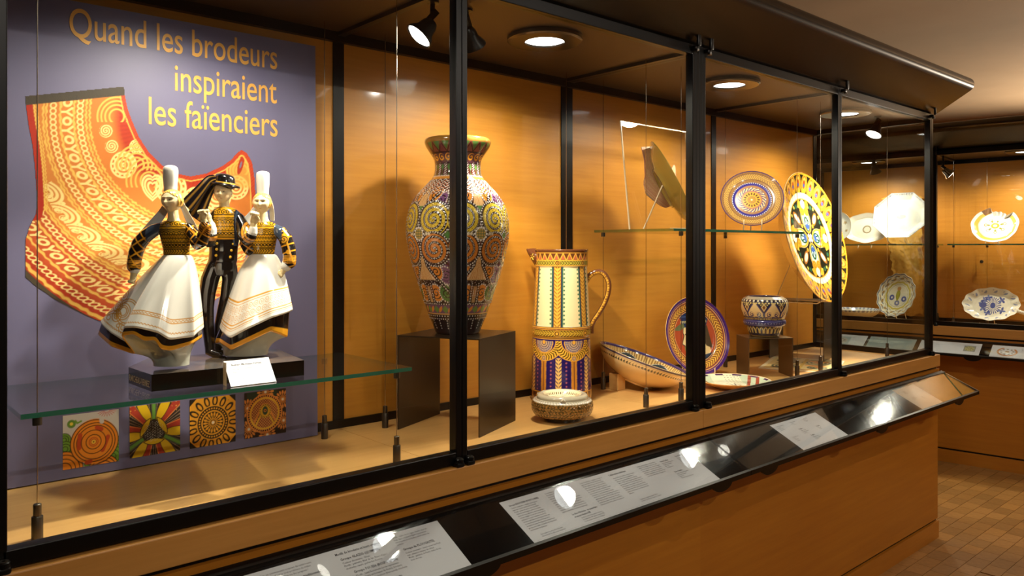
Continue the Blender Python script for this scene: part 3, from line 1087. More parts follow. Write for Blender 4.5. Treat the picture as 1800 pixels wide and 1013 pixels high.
def print_tile(label, corners, fn, n=104):
    (a, b, c, d) = [np.array(q, float) for q in corners]        # tl, tr, br, bl
    u, v = np.meshgrid(np.linspace(0, 1, n), np.linspace(0, 1, n), indexing='ij')
    ps = [on_panel(*q) for q in (a, b, c, d)]
    ps = [np.array([float(q[0]), float(q[1])]) for q in ps]
    x0, x1 = (ps[0][0] + ps[3][0]) / 2, (ps[1][0] + ps[2][0]) / 2
    y1, y0 = (ps[0][1] + ps[1][1]) / 2, (ps[2][1] + ps[3][1]) / 2
    V = np.stack([x0 + (x1 - x0) * u, y1 + (y0 - y1) * v, np.full(u.shape, .0008)], -1)
    me = grid_mesh('tile_print', V, cols=fn(u.ravel(), v.ravel()).reshape(n, n, 3), smooth=False, flip=True)
    link('tile_print', me, PAINT_MATT, panel, label=label)


print_tile('printed square with an orange scroll rose on grey', ((110.3, 731.5), (208.5, 719), (208.8, 810.5), (110.3, 826.8)), tile_orange)
print_tile('printed square with yellow and red petals', ((227.5, 715.5), (316, 704.5), (317, 793.5), (228, 804.5)), tile_petals)
print_tile('printed square with a black and yellow sun', ((333, 703.5), (413.8, 693), (413.8, 776.5), (333.8, 788.8)), tile_sun)
print_tile('printed square with a cross-hatched eye', ((429, 691.5), (502, 682.5), (503, 761), (430, 771.5)), tile_eye)
# ================================================================== glass shelves hung on steel cables
def cable(label, x, y, z0=ZF, z1=ZC, clip=None, group='steel cables carrying the glass shelves'):
    r = empty('shelf_cable', (x, y, z0), 0, label, 'cable', group)
    MB().tube([(0, 0, .06), (0, 0, z1 - z0)], .0011, 6).build('wire', STEEL, r, True)
    MB().lathe([(.0102, 0), (.0102, .044), (.0094, .0455), (.0072, .0458), (.0072, .068), (.0062, .069), (.0016, .070)], 20).build('tensioner', GUNMETAL, r, True)
    if clip:
        MB().lathe([(.0085, -.0265), (.0085, -.0105)], 14, (0, 0, clip - z0)).build('shelf_clip', GUNMETAL, r, True)
    return r


def glass_shelf(label, x0, x1, y0, y1, z, M=None, cat='shelf'):
    b = MB()
    V = [(x, y, zz) for zz in (z - .010, z) for y in (y0, y1) for x in (x0, x1)]
    b.add(V, [(0, 2, 3, 1), (4, 5, 7, 6)], 0)
    b.add(V, [(0, 1, 5, 4)], 1)
    b.add(V, [(2, 6, 7, 3), (0, 4, 6, 2), (1, 3, 7, 5)], 2)
    if M is not None:
        b.xf(M)
    return b.build('glass_shelf', [GLASS_SHELF, GLASS_EDGE, GLASS_SIDE], None, label=label, cat=cat)


SH1, SH2 = 1.182, 1.572
glass_shelf('thick clear glass shelf with green edge carrying the dancer figures', .283, 1.178, 1.732, 2.12, SH1)
glass_shelf('thin glass shelf behind the wide mullion carrying two dishes', 2.32, 3.275, 1.73, 2.12, SH2)
cable('steel shelf cable at the far left edge, with black tensioner foot', .313, 1.746, clip=SH1)
cable('steel cable just right of the violet panel, foot near its corner', 1.118, 2.102, clip=SH1)
cable('bright steel cable left of the tall vase, at the shelf front corner', 1.138, 1.744, clip=SH1)
cable('thin steel cable against the back panel left of the tall vase', 1.329, 2.103)
cable('steel cable in front of the tilted bowl', 2.195, 1.757)
cable('steel cable between the jug and the tilted bowl', 2.345, 2.094, clip=SH2)
cable('thin steel cable above the jug, in front of the black back post', 2.14, 2.10)
cable('steel cable hugging the wide mullion', 2.385, 1.745, clip=SH2)
cable('steel cable right of the blue footed bowl', 3.236, 1.744, clip=SH2)
cable('steel cable beside the narrow mullion, over the printed sheet', 3.449, 1.744)
cable('steel cable at the back behind the blue gilded plate', 3.22, 2.10, clip=SH2)
cable('steel cable near the glazed case end', 4.17, 1.745)

# ================================================================== the three dancers on their black block
group_root = empty('dancer_figurine', (.72, 1.93, SH1), 0, 'glazed ceramic group of three dancers in costume on a black block', 'figurine')
gR = group_root.location
BLOCK_TOP = mottle = noisy('lustre_block_top', L4(96, 106, 118), L4(168, 140, 108), 14, .12, .6)
poly = [(.545, 1.817), (.901, 1.800), (.945, 2.05), (.62, 2.095), (.5395, 1.97)]
BH = .0375
b = MB()
n = len(poly)
V = [(x - gR[0], y - gR[1], z) for z in (0, BH) for x, y in poly]
b.add(V, [tuple(reversed(range(n)))], 0)
b.add(V, [(i, (i + 1) % n, n + (i + 1) % n, n + i) for i in range(n)], 0)
b.add(V, [tuple(range(n, 2 * n))], 1)
block = b.build('base_block', [BLACK_GLOSS, BLOCK_TOP], group_root)
p0, p1 = Vector((.5395 - gR[0], 1.97 - gR[1], 0)), Vector((.545 - gR[0], 1.817 - gR[1], 0))
ex = (p1 - p0).normalized()
en = ex.cross(Vector((0, 0, 1)))
Mt = Matrix(((ex.x, 0, en.x, p0.x), (ex.y, 0, en.y, p0.y), (0, 1, 0, .008), (0, 0, 0, 1))) @ Matrix.Translation((.008, 0, .0008))
place_text('maker_mark', text_mesh('R.MICHEAU-VERNEZ', 1.0, bold=.02, res=2), Mt, principled('cream_mark', L4(214, 196, 150), .4), block, width=.135, sy=.020)

SKIN, GOLD, DARK, BLUE, WHT = (240, 214, 160), (214, 156, 30), (16, 13, 14), (54, 66, 84), (240, 236, 226)


class Figure:
    """a dancer modelled in photo-scaled units: x right, d towards the viewer, y up from the block"""

    def __init__(self, x0, y0, s, wx, wy):
        self.x0, self.y0, self.s, self.o = x0, y0, s, np.array([wx, wy, SH1 + BH])
        self.pieces = []

    def w(self, P):
        P = np.asarray(P, float)
        q = P / self.s
        return (self.o + q[..., 0:1] * RGT - q[..., 1:2] * FWD + q[..., 2:3] * np.array([0, 0, 1.0])) - np.array(gR)

    def p(self, px, py, d=0.0):
        return (px - self.x0, d, self.y0 - py)

    def tube(self, tag, pts, n=14, flat=1.0):
        """pts: (px, py, d, r)"""
        mb = MB()
        mb.tube([self.p(a, b_, c) for a, b_, c, _ in pts], [r for *_, r in pts], n)
        # round ends
        self.pieces.append((tag, mb.v, mb.f))
        for q in (pts[0], pts[-1]):
            self.ball(tag, q[0], q[1], q[2], q[3] * .98)

    def ball(self, tag, px, py, d, r, sx=1, sd=1, sy=1):
        mb = MB()
        k = 10
        prof = [(max(1e-4, math.sin(PI * i / k)), -math.cos(PI * i / k)) for i in range(k + 1)]
        mb.lathe(prof, 16, caps=False)
        c = self.p(px, py, d)
        self.pieces.append((tag, [(c[0] + v[0] * r * sx, c[1] + v[1] * r * sd, c[2] + v[2] * r * sy) for v in mb.v], mb.f))

    def rings(self, tag, rows, n=28):
        """rows: (py, xc, hw, hd[, dc]) stacked into a closed loft"""
        V, F = [], []
        for row in rows:
            py, xc, hw, hd = row[:4]
            dc = row[4] if len(row) > 4 else 0
            for j in range(n):
                t = 2 * PI * j / n
                V.append(self.p(xc + hw * math.cos(t), py, dc + hd * math.sin(t)))
        k = len(rows)
        for i in range(k - 1):
            for j in range(n):
                F.append((i * n + j, i * n + (j + 1) % n, (i + 1) * n + (j + 1) % n, (i + 1) * n + j))
        F += [tuple(reversed(range(n))), tuple((k - 1) * n + j for j in range(n))]
        self.pieces.append((tag, V, F))

    def hand(self, px, py, d, ux, uy, r=5.2, side=1, curl=1.0):
        """fist: palm, four bent fingers and a thumb; (ux,uy) is the wrist-to-knuckle direction in the picture"""
        l = math.hypot(ux, uy)
        ux, uy = ux / l, uy / l
        vx, vy = -uy, ux
        self.ball('skin', px, py, d, r, 1.0, .8, 1.15)
        self.ball('skin', px + ux * r * .7, py + uy * r * .7, d + 1, r * .86, 1, .8, 1)
        for k in range(4):
            o = (k - 1.5) * r * .52
            ln = (1.0, 1.15, 1.08, .88)[k]
            bx, by = px + ux * r * 1.25 + vx * o, py + uy * r * 1.25 + vy * o
            self.tube('skin', [(bx, by, d, r * .30), (bx + ux * r * .65 * ln, by + uy * r * .65 * ln, d + r * .55, r * .28), (bx + ux * r * .3, by + uy * r * .3, d + r * 1.15 * curl, r * .25), (bx - ux * r * .15, by - uy * r * .15, d + r * .95 * curl, r * .22)], 8)
        self.tube('skin', [(px + vx * side * r * .8, py + vy * side * r * .8, d, r * .34), (px + vx * side * r * 1.2 + ux * r * .6, py + vy * side * r * 1.2 + uy * r * .6, d + r * .5, r * .3), (px + vx * side * r * .7 + ux * r * 1.2, py + vy * side * r * .7 + uy * r * 1.2, d + r * 1.0, r * .25)], 8)

    def body(self, name, painter, voxel=.85, label=None):
        V, F, T = [], [], []
        for tag, v, f in self.pieces:
            o = len(V)
            V += [tuple(q) for q in v]
            F += [tuple(i + o for i in q) for q in f]
            T += [tag] * len(f)
        me = bpy.data.meshes.new('tmp')
        me.from_pydata([tuple(q) for q in V], [], F)
        ob = bpy.data.objects.new('tmp', me)
        COL.objects.link(ob)
        m = ob.modifiers.new('r', 'REMESH')
        m.mode = 'VOXEL'
        m.voxel_size = voxel
        sm = ob.modifiers.new('s', 'SMOOTH')
        sm.factor = .5
        sm.iterations = 3
        dg = bpy.context.evaluated_depsgraph_get()
        dg.update()
        out = bpy.data.meshes.new_from_object(ob.evaluated_get(dg))
        bpy.data.objects.remove(ob)
        bpy.data.meshes.remove(me)
        tree = BVHTree.FromPolygons(V, F)
        k = len(out.vertices)
        co = np.empty(k * 3, np.float32)
        out.vertices.foreach_get('co', co)
        co = co.reshape(-1, 3)
        tags = np.array([T[tree.find_nearest(Vector(c))[2]] for c in co])
        cols = painter(co[:, 0] + self.x0, self.y0 - co[:, 2], co[:, 1], tags)
        out.vertices.foreach_set('co', self.w(co).astype(np.float32).ravel())
        out.polygons.foreach_set('use_smooth', np.full(len(out.polygons), True))
        out.update()
        paint_mesh(out, cols)
        out.materials.clear()
        self.pieces = []
        self.part = link(name, out, PAINT, group_root, label=label)
        return self.part

    def sub(self, name, P, cols, cu=True, cv=False, flip=False, mat=PAINT):
        me = grid_mesh(name, self.w(P), cu, cv, cols, True, flip)
        return link(name, me, mat, self.part)

    def head(self, px, py, hw, hh, d, yaw, hair=True, beard=False):
        nu, nv = 140, 100
        u = np.linspace(0, 2 * PI, nu, endpoint=False)
        v = np.linspace(.001, PI - .001, nv)
        U, Vv = np.meshgrid(u, v, indexing='ij')
        X, Dd, Z = np.sin(Vv) * np.sin(U), np.sin(Vv) * np.cos(U), np.cos(Vv)     # U=0 is the face
        ang = np.arctan2(X, Dd)
        R = np.ones_like(X)
        jaw = np.clip(-Z, 0, 1)
        X2, D2 = X * (1 - .30 * jaw ** 1.5), Dd * (1 - .10 * jaw)
        fr = Dd > 0
        g = lambda ax, az, sx, sz: np.exp(-((ang - ax) / sx) ** 2 - ((Z - az) / sz) ** 2) * fr
        bump = .24 * g(0, -.18, .13, .13) + .09 * g(0, .02, .09, .22) - .15 * (g(.36, .08, .22, .12) + g(-.36, .08, .22, .11)) + .05 * (g(.36, .27, .34, .07) + g(-.36, .27, .34, .07))
        bump += .05 * g(0, -.47, .24, .05) + .045 * g(0, -.58, .2, .05) - .05 * g(0, -.525, .28, .025) + .06 * g(0, -.82, .3, .12) + .04 * (g(.62, -.2, .3, .2) + g(-.62, -.2, .3, .2))
        bump += .035 * (g(.36, .06, .15, .07) + g(-.36, .06, .15, .07))
        ear = np.exp(-((np.abs(ang) - 1.55) / .16) ** 2 - ((Z + .05) / .2) ** 2) * .12
        n = X.size
        P = Paint(n, (244, 222, 176))
        a, z = ang.ravel(), Z.ravel()
        front = (np.abs(a) < 1.4)
        for sgn in (-1, 1):
            e = np.hypot((a - sgn * .36) / .17, (z - .06) / .055)
            P.over(ss((e - 1) * 3, 1) * front * .8, (206, 188, 160))
            P.over(ss((np.hypot((a - sgn * .36) / .065, (z - .065) / .055) - 1) * 3, 1) * front * .9, (76, 66, 58))
            P.over(ss((np.abs(z - .125 + .35 * (np.abs(a) - .36) ** 2) - .016) * 40, 1) * (np.abs(np.abs(a) - .36) < .2) * .5, (120, 88, 52))
            P.over(ss((np.abs(z - .26 + .5 * (np.abs(a) - .34) ** 2) - .022) * 40, 1) * (np.abs(np.abs(a) - .36) < .24) * .4, (170, 130, 72))
        P.over(ss((np.hypot(a / .22, (z + .52) / .055) - 1) * 3, 1) * front * .55, (206, 130, 100))
        P.over(ss((np.hypot((np.abs(a) - .65) / .25, (z + .28) / .2) - 1) * 1.2, 1) * front * .22, (236, 170, 120))
        if hair:
            hl = np.maximum(.52 - .25 * np.cos(a * 2.2), -.9 + 0 * a)
            hm = np.where(np.abs(a) < 1.15, z - (.50 + .18 * np.cos(a * 2.7)), np.abs(a) - 1.2 + (z > -.35) * .2)
            hm = np.where(np.abs(a) < 1.15, hm, np.where(z > -.45, 1.0, -1.0))
            P.over((hm > 0) * .9, (222, 170, 66))
            bump = bump + (hm.reshape(X.shape) > 0) * (.045 + .02 * np.sin(ang * 22 + Z * 8))
        R = 1 + bump + ear
        x, dd = X2 * R * hw, D2 * R * hw * 1.12
        c, s_ = math.cos(yaw), math.sin(yaw)
        xx, d2 = x * c + dd * s_, -x * s_ + dd * c
        zz = Z * hh * (1 + .2 * bump)
        Pn = np.stack([px - self.x0 + xx, d + d2, self.y0 - py + zz], -1)
        return self.sub('head', Pn, P.c.reshape(nu, nv, 3))

    def skirt(self, waist, hem, low, foot, painter):
        """waist (px,py,hw,hd), hem/low lists of (phi_deg, px, py, d, ease), foot (px,py,hw,hd)"""
        nu, nv = 420, 170
        ph = np.linspace(0, 360, nu, endpoint=False)

        def ring(ctrl):
            c = sorted(ctrl)
            a = np.array([q[0] for q in c], float)
            A = np.concatenate([a - 360, a, a + 360])
            res = []
            for k in range(1, len(c[0])):
                y = np.array([q[k] for q in c], float)
                Yv = np.concatenate([y, y, y])
                # smooth monotone-ish interpolation
                f = np.interp(np.arange(-360, 720, 1.0), A, Yv)
                ker = np.hanning(15)
                ker /= ker.sum()
                f = np.convolve(np.pad(f, 7, mode='wrap'), ker, 'valid')
                res.append(np.interp(ph, np.arange(-360, 720, 1.0), f))
            return res
        hx, hy, hd, he = ring(hem)
        wx = waist[0] + waist[2] * np.cos(np.radians(ph))
        wd = waist[3] * np.sin(np.radians(ph))
        s = np.linspace(0, 1, nv)[None, :]
        e = s ** he[:, None]
        x = wx[:, None] * (1 - e) + hx[:, None] * e
        d = wd[:, None] * (1 - e) + hd[:, None] * e
        y = waist[1] * (1 - s ** 1.08) + hy[:, None] * s ** 1.08
        fold = 2.2 * np.sin(np.radians(ph) * 9)[:, None] * s ** 2
        d = d + fold
        P = np.stack([x - self.x0, d, self.y0 - y], -1)
        # roll the hem under, giving the apron its thickness
        roll = []
        cx, cd = hx.mean(), hd.mean()
        for q, dz in ((.985, -3.0), (.95, -3.4), (.90, 1.0)):
            roll.append(np.stack([cx + (x[:, -1] - cx) * q - self.x0, cd + (d[:, -1] - cd) * q, self.y0 - y[:, -1] + dz], -1)[:, None])
        P = np.concatenate([P] + roll, 1)
        nv2 = P.shape[1]
        sv = np.concatenate([np.linspace(0, 1, nv), [1.01, 1.02, 1.03]])
        S = np.tile(sv, (nu, 1))
        PH = np.tile(ph[:, None], (1, nv2))
        col = painter(P[..., 0].ravel() + self.x0, self.y0 - P[..., 2].ravel(), P[..., 1].ravel(), S.ravel(), PH.ravel())
        self.sub('apron_skirt', P, col.reshape(nu, nv2, 3), True, False, True)
        # dark underskirt with gold edge and the pale bell it stands on
        lx, ly, ld = ring([q[:4] for q in low])
        fx = foot[0] + foot[2] * np.cos(np.radians(ph))
        fd = foot[3] * np.sin(np.radians(ph))
        rows = []
        tcol = []
        a0x, a0y, a0d = cx + (x[:, -1] - cx) * .93, y[:, -1] - 2, cd + (d[:, -1] - cd) * .93
        for t in np.linspace(0, 1, 24):
            rows.append((a0x + (lx - a0x) * t ** .6, a0y + (ly - a0y) * t, a0d + (ld - a0d) * t ** .6))
            tcol.append(DARK if t < .76 else (226, 158, 40))
        for q in (.985, .96):
            rows.append((cx + (lx - cx) * q, ly + 2.5, cd + (ld - cd) * q))
            tcol.append((226, 158, 40))
        for t in np.linspace(0.03, 1, 34):
            e1 = 1 - (1 - t) ** 2.1
            rows.append((lx * .97 + cx * .03 + (fx - lx * .97 - cx * .03) * e1, ly + 2.5 + (foot[1] - ly - 2.5) * (t ** 1.25), ld * .97 + (fd - ld * .97) * e1))
            tcol.append((176, 178, 166))
        P2 = np.stack([np.stack([r[0] - self.x0, r[2], self.y0 - r[1]], -1) for r in rows], 1)
        c2 = np.tile(np.array([lin(c) for c in tcol])[None], (nu, 1, 1))
        self.sub('underskirt', P2, c2, True, False, True)


def bodice(P, m, x, y, xc):
    """black linework of the gilded plastron between neck and waist"""
    g = lambda k, c=DARK: P.over(np.asarray(k) * m, c)
    P.over(m, GOLD)
    for yy in (398, 412.5, 418.5, 425.5, 435, 437.5, 446.5):
        g(line(y, yy, 1.7, .9))
    g(line(y + 1.5 * np.sin((x - xc) * 1.5), 415.5, 1.6, .9), (120, 60, 10))
    u = rep(x - xc, 9)
    d = np.hypot(u, y - 411)
    for r_ in (3.0, 5.6, 8.2):
        g(ss(np.abs(d - r_) - .85, .9) * band(y, 399.5, 411.5))
    u = rep(x - xc, 8)
    g(spiral(u, y - 393, 3.2, .5, 4.6) * band(y, 387, 398))
    g(line(y + 2 * np.abs(rep(x - xc, 5)) - 2.5, 422, 1.3, .9) * band(y, 419, 425))
    g(ss(np.abs(np.hypot(rep(x - xc, 5.5), y - 430.5) - 2.1) - .9, .9))
    v = np.abs(y - 441) + rep(x - xc, 4.2) * 1.0
    g(ss(np.abs(rep(v, 4.2)) - 1.0, .9) * band(y, 438.5, 445))
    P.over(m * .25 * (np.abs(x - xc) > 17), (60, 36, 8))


def arm_decor(P, m, x, y, d, kx, ky, blue=None):
    """black sleeve with gold lattice ribbons; kx, ky rotate the lattice along the arm"""
    P.over(m, DARK)
    if blue is not None:
        P.over(m * blue, BLUE)
    u, v = x * kx + y * ky, -x * ky + y * kx
    keep = m * (1 - (blue if blue is not None else 0))
    P.over(keep * line(rep(u, 15), 0, 2.4, .9), (222, 150, 36))
    P.over(keep * line(rep(v, 12), 0, 2.0, .9), (222, 150, 36))


# ------------------------------------------------------------------ dancer nearest the panel's left
A = Figure(300, 646.5, 752.0, .610, 1.890)
A.rings('neck', [(366, 303, 9, 9), (374, 303.5, 9, 9), (384, 304.5, 10, 10), (391, 305, 14, 11), (397, 305, 12, 10)])
A.rings('torso', [(388, 305, 17, 10), (393, 306, 26, 13), (399, 307, 28.5, 15), (410, 307, 27, 16.5), (424, 308, 25, 16), (438, 309, 23, 15), (450, 309.5, 22, 15), (460, 309.5, 23, 16)])
A.tube('armL', [(283, 399, 0, 9), (272, 404, 2, 11.5), (258, 414, 4, 12.5), (247, 428, 6, 13), (242, 444, 8, 12.5), (240.5, 458, 10, 12), (240.5, 467, 11, 12.5)])
A.tube('cuff', [(241, 466, 11, 10), (242, 473, 12, 9)])
A.tube('skin', [(242, 472, 12, 6.5), (241, 482, 13, 6)])
A.hand(240, 486, 14, -.15, 1, 5.5, -1)
A.tube('armR', [(331, 400, 0, 9), (338, 408, 2, 11), (345, 420, 6, 11.5), (352, 428, 12, 11.5), (361, 424, 18, 11), (367, 410, 22, 10.5), (369, 399, 24, 10.5)])
A.tube('skin', [(369, 399, 24, 6), (368, 388, 25, 5.5)])
A.hand(367, 382, 26, -.2, -1, 6.2, 1)


def paint_A(x, y, d, tag):
    P = Paint(len(x), SKIN)
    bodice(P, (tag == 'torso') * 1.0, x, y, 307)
    P.over((tag == 'torso') * (d < -2), DARK)
    m = (tag == 'armL') * 1.0
    arm_decor(P, m, x, y, d, .55, .84, ss(262 - x, 2) * ss(y - 425, 2))
    P.over(m * band(y, 455, 470) * .9 * (np.sin(y * 2.2) > 0), (222, 150, 36))
    m = (tag == 'armR') * 1.0
    arm_decor(P, m, x, y, d, .8, .6)
    P.over(m * (np.hypot(x - 361, y - 408) < 22) * (np.sin((x - y) * 1.6) > .3) * .8 * (y < 412), (206, 130, 36))
    P.over((tag == 'cuff') * 1.0, WHT)
    return P.c


A.body('dancing_woman', paint_A, .85, 'ceramic woman with her hand on the swung apron')
A.head(302.5, 353, 17.4, 21.2, 1, -.16)
th = np.linspace(0, 2 * PI, 60, endpoint=False)


def hat_cone(fig, cx, rows, d=0.0):
    P = np.array([[[cx + hw * math.cos(t) - fig.x0, d + hw * .9 * math.sin(t), fig.y0 - py] for py, hw in rows] for t in th])
    col = np.tile(lin(WHT)[None, None], (60, len(rows), 1))
    fig.sub('headdress', P, col, True, False)


hat_cone(A, 298.5, [(336, .01), (336, 12), (331, 11), (326, 11.5), (310, 12.8), (300, 13), (295, 12.3), (292, 10), (290.3, 6), (289.8, .01)], -1)


def strip(fig, name, pts, th_=1.6, colfn=None, n=40):
    """a thick flat ribbon: pts rows of (px,py,d,half-width vector x,y)"""
    C = smooth_curve([(a, b_, c, e, f) for a, b_, c, e, f in pts], n)
    m = 24
    t = np.linspace(0, 2 * PI, m, endpoint=False)
    P = np.zeros((n, m, 3))
    P[..., 0] = C[:, 0:1] + C[:, 3:4] * np.cos(t)[None] - fig.x0
    P[..., 1] = C[:, 2:3] + th_ * np.sin(t)[None] + 1.2 * np.cos(2 * t)[None]
    P[..., 2] = fig.y0 - (C[:, 1:2] + C[:, 4:5] * np.cos(t)[None])
    P[0] = P[0].mean(0) + (P[0] - P[0].mean(0)) * .3
    P[-1] = P[-1].mean(0) + (P[-1] - P[-1].mean(0)) * .9
    P = np.concatenate([P, np.repeat(P[-1].mean(0)[None, None], m, 1)], 0)
    P = np.concatenate([np.repeat(P[0].mean(0)[None, None], m, 1), P], 0)
    k = P.shape[0]
    w = np.tile(np.cos(t)[None], (k, 1))
    s = np.tile(np.linspace(0, 1, k)[:, None], (1, m))
    col = colfn(w.ravel(), s.ravel()).reshape(k, m, 3) if colfn else np.tile(lin(WHT)[None, None], (k, m, 1))
    return fig.sub(name, P, col, False, True)


strip(A, 'lace_ribbon', [(292, 352, -9, 5, 4), (282, 372, -10, 6, 5), (264, 394, -11, 7, 6), (246, 414, -12, 6.5, 6), (234, 426, -12, 5, 5)])
strip(A, 'lace_ribbon', [(312, 350, -9, 5, 1), (322, 372, -10, 7, 2), (331, 392, -12, 9, 3), (340, 410, -13, 9, 4)])


def apron_A(x, y, d, s, ph):
    P = Paint(len(x), WHT)
    g = (214, 150, 46)
    fr = (d > -6) * 1.0
    right = ((ph < 117) | (ph > 300)) * 1.0
    P.over(right * (line(s, .80, .012, .004) + line(s, .845, .012, .004)), g)
    P.over(right * line(s + .007 * np.sin(np.radians(ph) * 90), .823, .010, .006), g)
    P.over(line(s + .006 * np.sin(np.radians(ph) * 110), .955, .012, .005), g)
    left = ((ph >= 119) & (ph < 260)) * fr
    for cx, cy, rs in ((236, 546, (22, 18.5)), (228, 545, (10, 7, 14)), (214, 536, (10, 5.5, 2)), (216, 553, (9.5, 5, 2)), (223, 518, (8.5, 4)), (232, 572, (8, 4)), (222, 569, (3,)), (199, 556, (4,)), (207, 526, (3,)), (238, 497, (5,))):
        dd = np.hypot(x - cx, y - cy)
        for r_ in rs:
            P.over(left * ss(np.abs(dd - r_) - .85, .9), g)
    P.over(left * ss(poly_d(x, y, [(184, 554), (205, 545), (222, 541)]) - .9, .9), g)
    P.over(left * ss(poly_d(x, y, [(184, 555), (206, 549), (224, 549)]) - .9, .9), g)
    return P.c


A.skirt((309.5, 448, 23, 16),
        [(0, 356, 578, 12, .5), (20, 355, 585, 34, .52), (45, 326, 587, 60, .6), (70, 309, 574, 74, .7), (90, 277, 564, 80, .8), (108, 250, 566, 74, .9), (122, 247, 596, 40, 1.0), (150, 208, 579, 32, 1.0), (180, 179, 562, 8, 1.0), (215, 196, 566, -30, .9), (250, 262, 572, -58, .8), (290, 322, 574, -56, .6), (330, 350, 576, -24, .5)],
        [(0, 353, 594, 10), (20, 349, 599, 32), (40, 323, 607, 54), (52, 312, 603, 66), (64, 305, 586, 72), (78, 287, 588, 74), (92, 272, 576, 78), (110, 246, 579, 72), (124, 256, 616, 38), (150, 208, 603, 28), (180, 173, 585, 6), (215, 198, 590, -28), (250, 262, 592, -54), (290, 320, 592, -52), (330, 347, 593, -22)],
        (301, 641, 30, 25), apron_A)

# ------------------------------------------------------------------ the man between them
B = Figure(385, 626, 678.0, .7690, 2.006)
B.rings('neck', [(350, 392, 8, 8), (360, 392.5, 8.5, 8.5), (370, 393, 11, 9)])
B.rings('torso', [(364, 393, 13, 9), (369, 394, 21, 12), (376, 395, 28, 15), (386, 395.5, 30, 17), (402, 394, 28, 18), (424, 392, 26, 17), (442, 391, 24.5, 16), (458, 390, 25, 17), (461, 390, 24, 16)])
B.rings('hips', [(452, 389, 23, 15), (462, 388.5, 25, 17), (474, 388, 26, 17), (484, 386, 23, 14)])
B.tube('leg', [(377, 468, 3, 14.5), (370, 490, 6, 15.5), (366, 515, 8, 14), (365, 540, 8, 12), (366, 566, 7, 10.5), (368, 590, 6, 9.5), (369, 606, 6, 8.5)])
B.tube('leg', [(400, 468, -2, 14), (402, 492, -2, 13.5), (397, 520, -4, 12.5), (388, 548, -8, 11), (380, 572, -12, 9.5), (376, 596, -16, 8.5), (376, 612, -16, 7)])
B.tube('shoe', [(369, 604, 6, 8.5), (370, 617, 6, 8.5), (378, 620, 9, 6.5), (390, 622, 13, 5)])
B.tube('shoe', [(376, 610, -16, 7), (378, 620, -15, 6), (388, 621, -12, 4.5)])
B.tube('slv', [(372, 384, 0, 10), (366, 400, 6, 11.5), (366, 416, 14, 11.5), (374, 424, 22, 11), (382, 416, 28, 9.5)])
B.tube('shirt', [(382, 417, 28, 7.5), (384, 404, 30, 7), (382, 396, 31, 6.5)])
B.tube('skin', [(382, 396, 31, 5), (379, 388, 32, 5)])
B.hand(377, 383, 33, -.3, -1, 6.4, -1)
B.tube('slv', [(418, 384, 0, 10), (427, 398, 6, 11.5), (433, 414, 14, 12), (440, 421, 20, 11.5), (448, 416, 25, 10)])
B.tube('shirt', [(446, 417, 24, 8.5), (452, 408, 27, 8), (453, 402, 28, 7)])
B.tube('skin', [(453, 402, 28, 6), (454, 394, 29, 5.8)])
B.hand(455, 388, 30, .25, -1, 7.2, 1)


def paint_B(x, y, d, tag):
    P = Paint(len(x), SKIN)
    t = (tag == 'torso') * 1.0
    P.over(t, DARK)
    P.over(t * (x > 412) * (x < 428) * (d > -4) * (y < 432), BLUE)
    P.over(t * (x > 412) * (np.abs(rep(x, 5)) < .8) * (y < 428), (24, 26, 34))
    m = t * (x > 379) * (x < 414) * (d > 0) * (y < 420)
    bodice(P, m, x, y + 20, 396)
    P.over(t * line(y, 419.5, 2.2) * (x > 366) * (x < 414), (190, 130, 30))
    P.over((tag == 'hips') * 1.0 + (tag == 'leg') * 1.0 + (tag == 'shoe') * 1.0, DARK)
    P.over((tag == 'leg') * .5 * (x < 358), (90, 48, 22))
    s = (tag == 'slv') * 1.0
    P.over(s, DARK)
    P.over(s * band(np.hypot(x - 455, y - 405), 16, 25) * .85, (206, 136, 40))
    P.over(s * band(np.hypot(x - 384, y - 404), 13, 20) * .85, (206, 136, 40))
    P.over(s * line(np.hypot(x - 455, y - 405), 20, 1.4), DARK)
    P.over((tag == 'shirt') * 1.0, WHT)
    return P.c


B.body('dancing_man', paint_B, .85, 'ceramic man in black trousers and gilded waistcoat')
B.head(391, 339, 15.0, 20, 2, .12, hair=False)
# round hat with a narrow brim and its two long velvet ribbons
rows = [(331, .01), (331, 15), (328, 17), (327.5, 24.5), (325.5, 25.5), (323.8, 24), (322.8, 17.6), (321.8, 17.5), (320.9, 17.4), (320, 17.3), (318, 17), (312, 16.5), (308, 14), (306, 8), (305.5, .01)]
P = np.array([[[394 + hw * math.cos(t) - B.x0, hw * .95 * math.sin(t), B.y0 - py - .16 * hw * math.cos(t)] for py, hw in rows] for t in th])
hc = np.tile(lin(DARK)[None, None], (60, len(rows), 1))
hc[:, 7:9] = lin((210, 160, 60))
B.sub('hat', P, hc, True, False)


def ribbon_col(w, s):
    Q = Paint(len(w), (22, 20, 26))
    Q.over(line(np.abs(w), .55, .10, .06), (214, 158, 60))
    return Q.c


